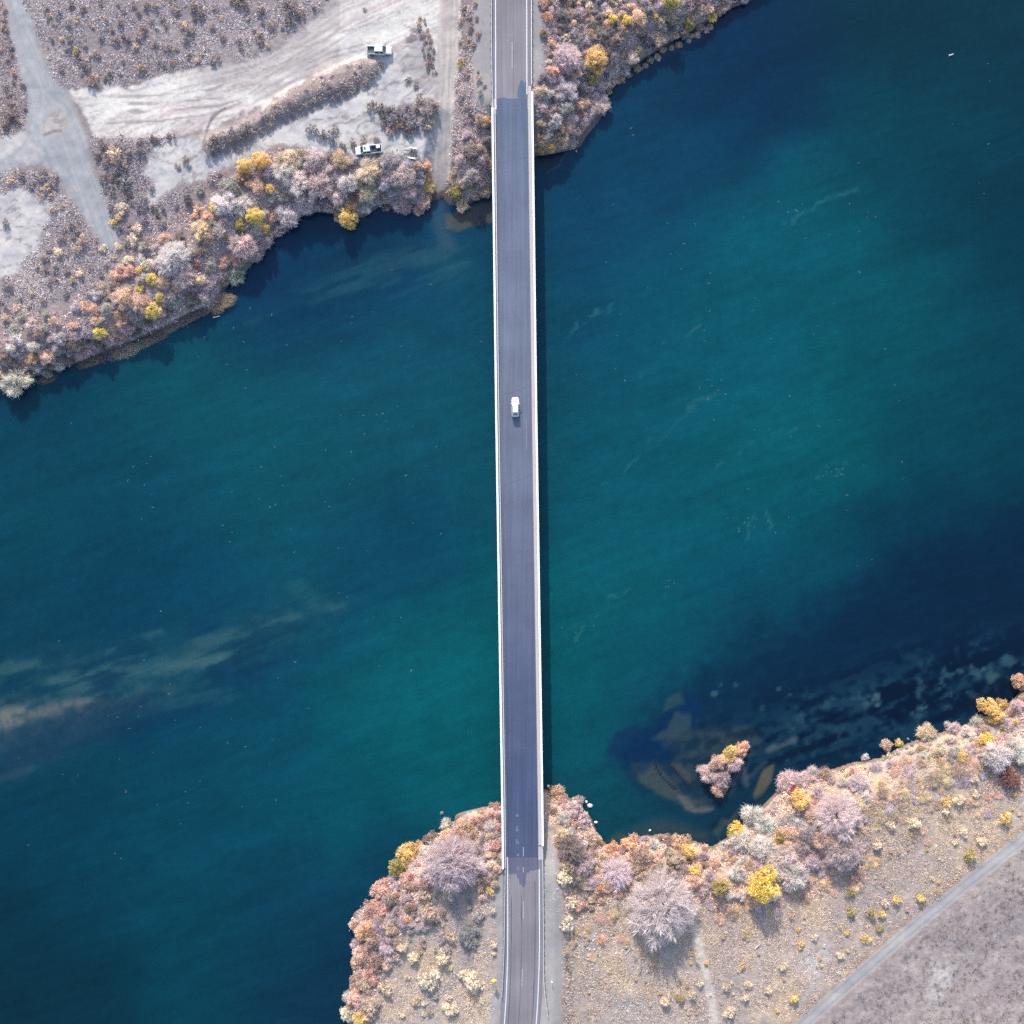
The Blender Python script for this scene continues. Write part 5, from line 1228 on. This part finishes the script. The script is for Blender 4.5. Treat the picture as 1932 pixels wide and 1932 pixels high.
# filling in: (polygon, kinds with colours, radius range, how many)
SH = ("sg", ["brown", "grey brown", "grey brown", "dark brown", "tan", "slate"])
FILL = [([(75, 0), (585, 0), (540, 70), (480, 100), (330, 126), (240, 155), (130, 158), (100, 130)], [SH], (5, 11), 58),
        ([(0, 0), (4, 0), (42, 150), (48, 205), (38, 240), (0, 258)], [("sg", ["brown", "dark brown", "rusty"])], (5, 10), 14),
        ([(175, 260), (240, 268), (260, 330), (250, 380), (300, 395), (420, 322), (430, 340), (330, 410), (240, 480), (205, 390)], [("sg", ["slate", "brown", "grey brown", "dark brown", "slate"])], (7, 14), 30),
        (BERM_EDGE, [("sg", ["brown", "grey brown", "brown", "dark brown"])], (6, 9), 30),
        (BERM, [("sg", ["tan", "pinkish grey", "brown"])], (5, 8), 12),
        ([(786, 28), (800, 33), (818, 90), (820, 138), (808, 140), (796, 90)], [("sg", ["brown", "rusty", "grey brown"])], (4, 7), 14),
        ([(690, 195), (740, 205), (822, 180), (822, 245), (730, 250)], [("sg", ["dark brown", "slate", "brown", "rusty"])], (8, 13), 10),
        ([(868, 0), (900, 0), (905, 90), (922, 200), (925, 250), (850, 330), (862, 200)], [("sg", ["brown", "rusty", "grey brown"])], (5, 10), 16),
        ([(0, 330), (90, 335), (185, 470), (225, 480), (180, 540), (0, 600), (0, 530), (80, 475), (112, 405)], [("sg", ["slate", "brown", "grey brown", "tan"])], (6, 12), 32),
        ([(0, 600), (100, 592), (190, 540), (235, 490), (300, 430), (420, 310), (540, 285), (560, 400), (520, 450), (430, 535), (410, 578), (330, 606), (200, 655), (60, 705), (0, 725)], [("tw", ["pale grey", "mauve", "pinkish grey", "brown", "grey green", "lilac", "peach"])], (9, 16), 88),
        ([(540, 285), (640, 290), (740, 305), (812, 312), (815, 378), (750, 390), (700, 390), (640, 405), (560, 400)], [("tw", ["pale grey", "mauve", "pink", "brown", "lilac"]), ("lb", ["peach", "tan"])], (8, 14), 36),
        ([(1022, -10), (1415, -10), (1335, 38), (1255, 82), (1185, 132), (1146, 180), (1085, 232), (1070, 252), (1042, 270), (1012, 275), (1014, 175), (1034, 100)], [("tw", ["mauve", "lilac", "slate", "pinkish grey", "tan"]), ("lb", ["tan", "brown", "peach", "rusty"])], (7, 13), 118),
        ([(848, 335), (925, 250), (928, 365), (890, 388), (852, 390)], [("tw", ["mauve", "brown", "slate"]), ("lb", ["tan"])], (8, 13), 8),
        ([(945, 1535), (875, 1556), (800, 1604), (752, 1632), (712, 1700), (668, 1738), (668, 1790), (670, 1850), (655, 1930), (700, 1932), (750, 1790), (790, 1690), (850, 1600), (940, 1600)], [("lb", ["peach", "coral", "rusty", "tan", "orange"]), ("tw", ["pinkish grey", "mauve", "pink"])], (8, 14), 58),
        ([(760, 1790), (800, 1690), (930, 1650), (935, 1900), (720, 1932)], [("rb", ["tan", "cream", "grey green"])], (5, 9), 22),
        ([(1032, 1496), (1058, 1498), (1112, 1548), (1130, 1592), (1125, 1650), (1062, 1650), (1044, 1580)], [("lb", ["peach", "pink", "rusty", "tan"]), ("tw", ["pale grey", "pinkish grey"])], (8, 13), 16),
        ([(1140, 1606), (1200, 1584), (1250, 1580), (1330, 1598), (1350, 1650), (1330, 1690), (1215, 1640), (1100, 1700), (1085, 1730), (1062, 1650)], [("lb", ["orange", "rusty", "peach", "tan"]), ("tw", ["brown", "mauve", "pinkish grey"])], (8, 13), 26),
        ([(1340, 1602), (1395, 1572), (1470, 1490), (1560, 1462), (1650, 1438), (1640, 1500), (1620, 1600), (1540, 1660), (1450, 1700), (1380, 1700)], [("tw", ["whitish", "mauve", "pale grey", "pinkish grey", "peach"])], (9, 15), 40),
        ([(1560, 1480), (1660, 1448), (1850, 1400), (1900, 1460), (1760, 1495), (1650, 1570), (1560, 1650), (1480, 1705), (1350, 1740), (1330, 1700)], [("tw", ["tan", "straw", "pinkish grey", "peach", "pinkish grey"])], (8, 20), 72),
        ([(58, 708), (130, 682), (200, 656), (262, 632), (330, 600), (400, 566), (428, 536), (470, 500), (500, 470), (482, 462), (440, 500), (400, 540), (320, 580), (190, 636), (110, 668), (50, 692)], [("tw", ["brown", "pinkish grey", "brown", "mauve"])], (7, 12), 34),
        ([(1560, 1458), (1665, 1432), (1720, 1404), (1790, 1382), (1790, 1400), (1720, 1424), (1670, 1448), (1565, 1478)], [("rb", ["straw", "tan", "cream"])], (5, 10), 18),
        ([(1660, 1432), (1790, 1382), (1845, 1366), (1932, 1300), (1932, 1440), (1850, 1450), (1780, 1440)], [("tw", ["pinkish grey", "whitish", "tan"]), ("lb", ["tan", "golden", "peach"])], (8, 13), 16),
        ([(1300, 1710), (1480, 1705), (1640, 1570), (1800, 1480), (1932, 1480), (1932, 1555), (1720, 1720), (1500, 1905), (1300, 1932)], [("rb", ["tan", "cream", "golden"])], (3.5, 6.5), 50),
        ([(1640, 1500), (1760, 1450), (1900, 1465), (1900, 1520), (1780, 1570), (1680, 1640), (1560, 1720), (1440, 1760), (1350, 1790), (1340, 1740), (1480, 1710), (1570, 1650)], [("tw", ["tan", "peach", "straw", "pinkish grey"])], (8, 17), 30),
        ([(1085, 1730), (1180, 1700), (1190, 1780), (1130, 1830), (1075, 1800)], [("tw", ["straw", "peach", "pinkish grey"])], (8, 14), 12),
        ([(1012, 268), (1050, 250), (1098, 200), (1124, 208), (1092, 256), (1048, 280), (1014, 284)], [("tw", ["pinkish grey", "brown", "mauve"]), ("lb", ["tan", "peach"])], (7, 11), 16),
        ([(870, 1552), (945, 1526), (946, 1545), (880, 1570)], [("lb", ["peach", "coral", "tan"])], (6, 10), 9),
        ([(1175, 140), (1260, 84), (1340, 40), (1345, 52), (1262, 96), (1182, 148)], [("tw", ["brown", "tan", "pinkish grey"]), ("lb", ["tan"])], (6, 10), 14),
        ([(872, 1562), (942, 1538), (944, 1640), (926, 1700), (905, 1700), (892, 1640)], [("tw", ["pinkish grey", "tan", "pinkish grey"]), ("lb", ["peach", "tan"])], (6, 10), 18),
        ([(760, 1690), (850, 1690), (860, 1790), (770, 1810), (740, 1790)], [("tw", ["pinkish grey", "mauve", "tan"])], (7, 11), 14),
        ([(1060, 1500), (1130, 1600), (1200, 1590), (1330, 1600), (1340, 1690), (1240, 1650), (1110, 1720), (1075, 1720), (1050, 1600)], [("lb", ["peach", "tan", "rusty", "tan"])], (6, 9), 22),
        ([(1080, 1720), (1180, 1700), (1300, 1800), (1300, 1932), (1070, 1932)], [("rb", ["tan", "straw"])], (3.5, 6), 22)]
rf = np.random.RandomState(77)
for poly, kinds_, (r0, r1), n in FILL:
    us = [p[0] for p in poly]; vs_ = [p[1] for p in poly]; got = 0
    for _ in range(n * 60):
        if got >= n: break
        u, v = rf.uniform(min(us), max(us)), rf.uniform(min(vs_), max(vs_)); r = rf.uniform(r0, r1)
        if not in_poly(u, v, poly) or in_poly(u, v, GRAVEL_ROAD): continue
        if 925 < u < 1010 and v < 700 or 945 < u < 1028 and v > 1000: continue
        if abs(u - 774) < 30 and abs(v - 290) < 14 or abs(u - 696) < 34 and abs(v - 282) < 12: continue
        near = False
        for p in plants:
            if abs(p[1] - u) < 60 and abs(p[2] - v) < 60 and (p[1] - u) ** 2 + (p[2] - v) ** 2 < ((p[3] + r) * (.52 if r0 > 6.5 else .75)) ** 2: near = True; break
        if near: continue
        k, cols = kinds_[rf.randint(len(kinds_))]
        q_ = float(fbm(np.array([u / 55.0]), np.array([v / 55.0]), 401, 2)[0]) * 1.9 - .45 + rf.normal() * .10
        plants.append((k, u, v, r, cols[int(np.clip(q_ * len(cols), 0, len(cols) - 1))], None, .42 if n in (72, 30, 12) and k == 'tw' else {"sg": .7, "rb": .8, "lb": .85, "tw": .95}[k])); got += 1

# labels: a class shares look, kind and place; small classes are told apart by their order from left to right
from collections import defaultdict
cls = defaultdict(list)
def size_word(k, r):
    if k in ("sg", "rb"): return "large " if r >= 13 else ("small " if r < 7 else "")
    return "large " if r >= 20 else ("small " if r < 11 else "")
for i, p in enumerate(plants):
    if p[5] is None:
        cls[(NOUN[p[0]][1], p[4], where(p[1], p[2]))].append(i)
ORD = ["leftmost", "second from left", "third from left", "fourth from left", "fifth from left", "rightmost"]
NUM = {2: "two", 3: "three", 4: "four", 5: "five", 6: "six"}
PLU = {"bare bush": "bare bushes", "leafy bush": "leafy bushes", "sage shrub": "sage shrubs", "dry shrub": "dry shrubs", "reed clump": "reed clumps", "bare tree": "bare trees", "leafy tree": "leafy trees"}
BANDS = {1: [""], 2: ["upper ", "lower "], 3: ["upper ", "middle ", "lower "], 4: ["highest ", "upper ", "lower ", "lowest "], 5: ["highest ", "upper ", "middle ", "lower ", "lowest "],
         6: ["highest ", "higher ", "upper ", "lower ", "lesser ", "lowest "]}
labels = {}
for (noun, c, ph), ids in cls.items():
    grp = f"{c} {PLU[noun]} {ph}"
    if len(ids) == 1: labels[ids[0]] = (f"{size_word(plants[ids[0]][0], plants[ids[0]][3])}{c} {noun} {ph}", None); continue
    ids.sort(key=lambda i: plants[i][2])
    nb = min(6, -(-len(ids) // 6))
    for b_, part in enumerate(np.array_split(np.array(ids), nb)):
        part = sorted(part.tolist(), key=lambda i: plants[i][1])
        for k, i in enumerate(part):
            if len(part) == 1: labels[i] = (f"{BANDS[nb][b_]}{c} {noun} {ph}", grp); continue
            o_ = "rightmost" if k == len(part) - 1 else ORD[min(k, 4)]
            labels[i] = (f"{o_} of {NUM.get(len(part), 'seven')} {BANDS[nb][b_]}{c} {PLU[noun]} {ph}", grp)
rp = np.random.RandomState(9)
STOCK = {"bt": BT, "lt": LT, "lb": LB, "sg": SG, "rb": RB, "rd": RD}
for i, (k, u, v, r, c, lab, hf) in enumerate(plants):
    R_ = r * UM; H = R_ * hf * rp.uniform(.9, 1.25)
    if k in ("bt",): H = R_ * .82
    if k == "lt": H = R_ * 1.5
    if k in ("tw", "lb"): H = max(R_ * .78, .8) * rp.uniform(.85, 1.25) * (hf if hf < .6 else 1)
    x, y, z = plant_at(u, v, H)
    rgba = colour_of(c, rp)
    if lab is None: lab, grp = labels[i]
    else: grp = None
    name, _, cat = NOUN[k]
    if k == "tw": name = "silvery_bush" if c in ("whitish", "pale grey", "grey green", "cream") else ("brown_bush" if c in ("brown", "slate", "tan", "straw", "peach", "reddish brown") else "willow_bush")
    rz = rp.uniform(0, 6.28)
    if k in ("sg", "rb"):
        me = STOCK[k][rp.randint(len(STOCK[k]))]
        o = link(name, me); o.location = (x, y, z - .03); o.rotation_euler = (0, 0, rz); o.scale = (R_, R_ * rp.uniform(.85, 1.1), H); o.color = rgba
        tag(o, lab, cat, grp)
    elif k == "rd":
        me = RD[rp.randint(2)]
        o = link(name, me); o.location = (x, y, max(z, WATER_Z) - .03); o.rotation_euler = (0, 0, .38 + rp.uniform(-.15, .15)); o.scale = (R_ * 1.35, R_ * .62, max(1.3, H * .5)); o.color = rgba
        tag(o, lab, cat, grp)
    else:
        pool = (TWB if r > 19 else TW) if k == "tw" else STOCK[k]
        crown, stem = pool[rp.randint(len(pool))]
        root = empty(name, (x, y, z - .02), rz); root.scale = (R_, R_ * rp.uniform(.88, 1.08), H); tag(root, lab, cat, grp)
        o = link("crown", crown, root); o.color = rgba
        o2 = link("trunk" if k in ("bt", "lt") else "stem", stem, root)
from collections import Counter; print(Counter(p[0] for p in plants)); print("plants", len(plants), round(time.time() - T0, 1))

# ------------------------------------------------------------------ low growth nobody could count
Cgrid = C.reshape(n_ax, n_ax, 3)
def tufts(name, zones, per, size, mat="tuft", seed=1, tone=.5, boost=2.5, lift=.8):
    rng = np.random.RandomState(seed); VV = []; CC = []
    for poly, n, cols, h in zones:
        P = np.array(poly, float); cnt = 0
        u = rng.uniform(P[:, 0].min(), P[:, 0].max(), n * 3); v = rng.uniform(P[:, 1].min(), P[:, 1].max(), n * 3)
        ok = poly_sdf(u, v, poly) > 0
        for q in (GRAVEL_ROAD, CLEAR1, CLEAR2, CLEAR3, *SHOULDERS): 
            if name != "field_tufts": ok &= poly_sdf(u, v, q) + (0 if q is GRAVEL_ROAD else -9) * (fbm(u / 9, v / 9, 77, 3) - .3) < -1
        ok &= line_dist(u, v, DIAG) > 15
        ok &= line_dist(u, v, FOOTPATH) > 8
        ok &= ~((u > 928) & (u < 1006) & (v < 700)) & ~((u > 945) & (u < 1028) & (v > 1000))
        ok &= fbm(u / 22, v / 22, seed + 3, 3) > rng.uniform(.28, .58, len(u))
        u = u[ok][:n]; v = v[ok][:n]
        z = np.zeros(len(u)); 
        for _ in range(2):
            kk = (CAM_H - z) / CAM_H * UM; x = (u - S / 2) * kk; y = -(v - S / 2) * kk
            z = ground_height(x, y) if _ == 0 and False else np.array([gz(a, b) for a, b in zip(x, y)])
        keep = z > WATER_Z + .7
        x, y, z = x[keep], y[keep], z[keep]; n_ = len(x)
        base = np.repeat(np.stack([x, y, z], 1), per, 0)
        sz = np.repeat(rng.uniform(.6, 1.5, n_), per) * size * h
        base[:, :2] += rng.normal(size=(len(base), 2)) * (sz * .75)[:, None]
        d = unit(np.stack([rng.normal(0, .8, len(base)), rng.normal(0, .8, len(base)), rng.uniform(.05, lift, len(base))], 1))
        VV.append(tri_cloud(base, d, sz * rng.uniform(.7, 1.3, len(base)), sz * rng.uniform(.08, .17, len(base)), rng))
        pal = np.array([alb(PAL[c]) for c in cols])
        pal = pal * .75 + pal.mean(1)[:, None] * .25
        own = Cgrid[np.clip(np.searchsorted(ax, y), 0, n_ax - 1), np.clip(np.searchsorted(ax, x), 0, n_ax - 1)]
        cc = (pal[rng.randint(len(pal), size=n_)] * tone + own * (1 - tone)) * boost * rng.uniform(.86, 1.14, n_)[:, None]
        CC.append(np.repeat(cc, per * 3, 0))
    v = np.concatenate(VV); c = np.concatenate(CC); c = np.clip(c * np.minimum(1, .8 / c.max(1))[:, None], .01, .85)
    o = link(name, np_mesh(name, v, np.arange(len(v)), 3, M[mat], c)); tag(o, kind="stuff"); return o
o = tufts("scrub", [([(40, -20), (630, -20), (540, 75), (480, 105), (330, 130), (240, 160), (110, 162)], 2600, ["grey brown", "pinkish grey", "pale grey", "brown", "pale grey"], 1.0),
               ([(-20, -20), (8, -20), (52, 190), (40, 245), (-20, 265)], 900, ["brown", "grey brown", "rusty"], 1.0),
               ([(170, 258), (300, 258), (420, 310), (330, 400), (240, 480), (200, 380)], 1500, ["grey brown", "slate", "brown"], 1.0),
               (BERM, 1100, ["grey brown", "tan", "brown"], .9), ([(865, -20), (905, -20), (925, 200), (925, 260), (848, 340), (860, 200)], 1100, ["pinkish grey", "rusty", "tan"], 1.0),
               ([(-20, 325), (95, 325), (190, 465), (230, 480), (180, 540), (-20, 610)], 2200, ["grey brown", "pale grey", "slate", "tan"], 1.0)], 10, .46, seed=11, boost=2.7, lift=.40)
tag(o, "low pale scrub scattered over the soil between the bushes", "scrub")
o = tufts("undergrowth", [(lit[0], 4500, ["pinkish grey", "brown", "mauve", "pale grey", "rusty"], 1.2), (lit[1], 3600, ["brown", "mauve", "tan", "rusty"], 1.2), (lit[2], 500, ["brown", "pinkish grey"], 1.2),
                     (lit[3], 2000, ["peach", "coral", "tan", "pinkish grey"], 1.2), (lit[4], 4200, ["tan", "peach", "pinkish grey", "rusty"], 1.2), (lit[5], 900, ["reddish brown", "brown", "tan"], 1.2)], 12, .42, seed=21, boost=3.0)
tag(o, "tangled twiggy undergrowth on the riverbanks", "undergrowth")
o = tufts("dry_grass", [([(1060, 1680), (1350, 1690), (1540, 1660), (1640, 1520), (1680, 1425), (1860, 1380), (1932, 1440), (1932, 1560), (1510, 1925), (1060, 1932)], 13000, ["straw", "tan", "peach", "pinkish grey", "straw", "grey brown"], .8),
                   ([(740, 1700), (935, 1640), (935, 1932), (660, 1932)], 2600, ["pinkish grey", "tan", "cream"], .8), ([(1520, 1905), (1932, 1540), (1932, 1590), (1560, 1900)], 900, ["rusty", "tan"], .8)], 14, .46, seed=31, boost=1.75, tone=.22, lift=.30)
tag(o, "dry golden grass on the lower bank", "grass")
o = tufts("field_tufts", [([(1560, 1932), (1932, 1600), (1990, 1600), (1990, 1990), (1530, 1990)], 1100, ["brown", "brown", "rusty", "dark brown", "grey brown"], 1.0)], 12, .29, seed=41, tone=.9, boost=.8)
tag(o, "small brown tufts dotted over the field beyond the diagonal road", "tufts")
print("tufts", round(time.time() - T0, 1))

# ------------------------------------------------------------------ rocks, log, drifting weed
M["rock"] = simple("pale_rock", (0.50, 0.49, 0.49), 0.9, var=.2)
M["greyrock"] = simple("wet_grey_rock", (0.12, 0.12, 0.125), 0.8, var=.25)
M["weed"] = simple("drifting_weed", (0.13, 0.15, 0.12), 0.9, var=.3)
def rock_mesh(seed):
    rng = np.random.RandomState(seed); mb = MB(); rings = []
    for z, r in ((-.4, .7), (0, 1.0), (.4, .85), (.7, .45)):
        rings.append([((r + rng.uniform(-.18, .18)) * math.cos(t), (r + rng.uniform(-.18, .18)) * math.sin(t), z + rng.uniform(-.08, .08)) for t in np.linspace(0, 2 * math.pi, 8, endpoint=False)])
    return mb.loft(rings).mesh("rock", M["rock"])
RK = [rock_mesh(s) for s in (1, 2, 3)]
rk = [(1113, 1519, 5.2, "large white boulder at the water right of the bridge's lower end"), (1106, 1512, 3.2, "white rock just above the large white boulder"), (1124, 1551, 3.6, "white rock on the point's shore below the large white boulder"), (1035, 1483, 3.2, "white rock at the tip of the point beside the bridge"),
      (1226, 1566, 2.6, "small white rock at the shore of the cove"), (928, 1530, 3.0, "pale rock at the waterline left of the bridge's lower end"), (834, 1533, 4.0, "grey rock awash off the lower left bank"), (1713, 1394, 3.2, "grey rock in the water off the far right bank"),
      (1018, 1533, 2.6, "small pale rock below the bridge's right railing")]
for i, (u, v, r, lab) in enumerate(rk):
    x, y, z = plant_at(u, v, 0)
    me = RK[i % 3]
    if lab.startswith('grey'):
        me = me.copy(); me.materials.clear(); me.materials.append(M['greyrock'])
    o = link("boulder", me); o.location = (x, y, max(z, WATER_Z - .1) + .12); o.rotation_euler = (0, 0, i * 1.7); o.scale = (r * UM, r * UM * .8, r * UM * .7); tag(o, lab, "rock", "pale rocks along the shore")
rng = np.random.RandomState(3)
mb = MB()
for k in range(90):
    u, v = rng.normal(1108, 20), rng.normal(1785, 22); s = rng.uniform(.15, .42)
    if k % 3 == 0: u, v = rng.uniform(1028, 1060), rng.uniform(1600, 1760); s *= .6
    x, y, z = plant_at(u, v, 0)
    mb.box((x, y, z + s * .2), (s, s * rng.uniform(.6, 1), s * .7), rng.uniform(0, 3), .7)
tag(mb.build("rubble", M["rock"]), "broken pale stones scattered right of the road below the bridge", "rubble", kind="stuff")
def log(u0, v0, u1, v1, r, lab, onwater=False):
    a = Vector(W(u0, v0, WATER_Z + .1)) if onwater else Vector(plant_at(u0, v0, 0)) + Vector((0, 0, r)); b = Vector(W(u1, v1, WATER_Z + .1)) if onwater else Vector(plant_at(u1, v1, 0)) + Vector((0, 0, r))
    o = MB().tube(a, b, r, r * .6, 7).build("driftwood_log", M["barkpale"]); tag(o, lab, "log")
log(402, 599, 415, 596, .16, "bleached log floating beside the straw reeds", True)
log(1424, 1790, 1434, 1780, .14, "bare grey log lying near the dry shrubs by the diagonal road")
log(1180, 1800, 1188, 1791, .14, "short grey log lying below the big pale tree")
log(684, 2407 - 480 + 2, 692, 1918, .16, "small pale log at the lower left shoreline")
log(1790, 105, 1799, 102, .22, "pale driftwood adrift in the upper right of the river", True)
# floating weed specks
clusters = [(700, 790, 70, 26, 26), (1420, 990, 40, 26, 34), (1270, 1105, 14, 8, 10), (1575, 890, 34, 10, 18), (1480, 395, 24, 14, 14), (1335, 740, 60, 16, 16), (1090, 1180, 30, 30, 10), (1600, 380, 80, 60, 22), (780, 1270, 12, 6, 6), (1190, 230, 40, 40, 6), (1850, 250, 60, 120, 16),
            (620, 620, 300, 160, 70), (400, 900, 260, 120, 60), (300, 1400, 240, 200, 110), (1450, 700, 300, 260, 80), (1300, 500, 180, 120, 40), (1600, 900, 240, 160, 30), (600, 1100, 200, 200, 50)]
VV = []
for cu, cv, su, sv, n in clusters:
    n = int(n * .4)
    u = rng.normal(cu, su * .6, n); v = rng.normal(cv, sv * .6, n)
    ok = poly_sdf(u, v, RIVER, 1e9) > 12
    u, v = u[ok], v[ok]
    k = (CAM_H - WATER_Z) / CAM_H * UM
    for x, y in zip((u - S / 2) * k, -(v - S / 2) * k):
        a = rng.normal(.5, .7); L_ = rng.uniform(.08, .34); w_ = rng.uniform(.02, .07)
        if abs(x - 1.5) < 7.5: continue
        c, s = math.cos(a), math.sin(a)
        q = np.array([(-L_, -w_), (L_, -w_ * .4), (L_ * .9, w_), (-L_ * .6, w_)])
        q3 = np.zeros((4, 3)); q3[:, 0] = x + q[:, 0] * c - q[:, 1] * s; q3[:, 1] = y + q[:, 0] * s + q[:, 1] * c; q3[:, 2] = WATER_Z + .012
        VV.append(q3)
v = np.concatenate(VV)
o = link("floating_weed", np_mesh("floating_weed", v, np.arange(len(v)), 4, M["weed"])); tag(o, "scraps of weed drifting on the river", "weed", kind="stuff")
print("done", round(time.time() - T0, 1))
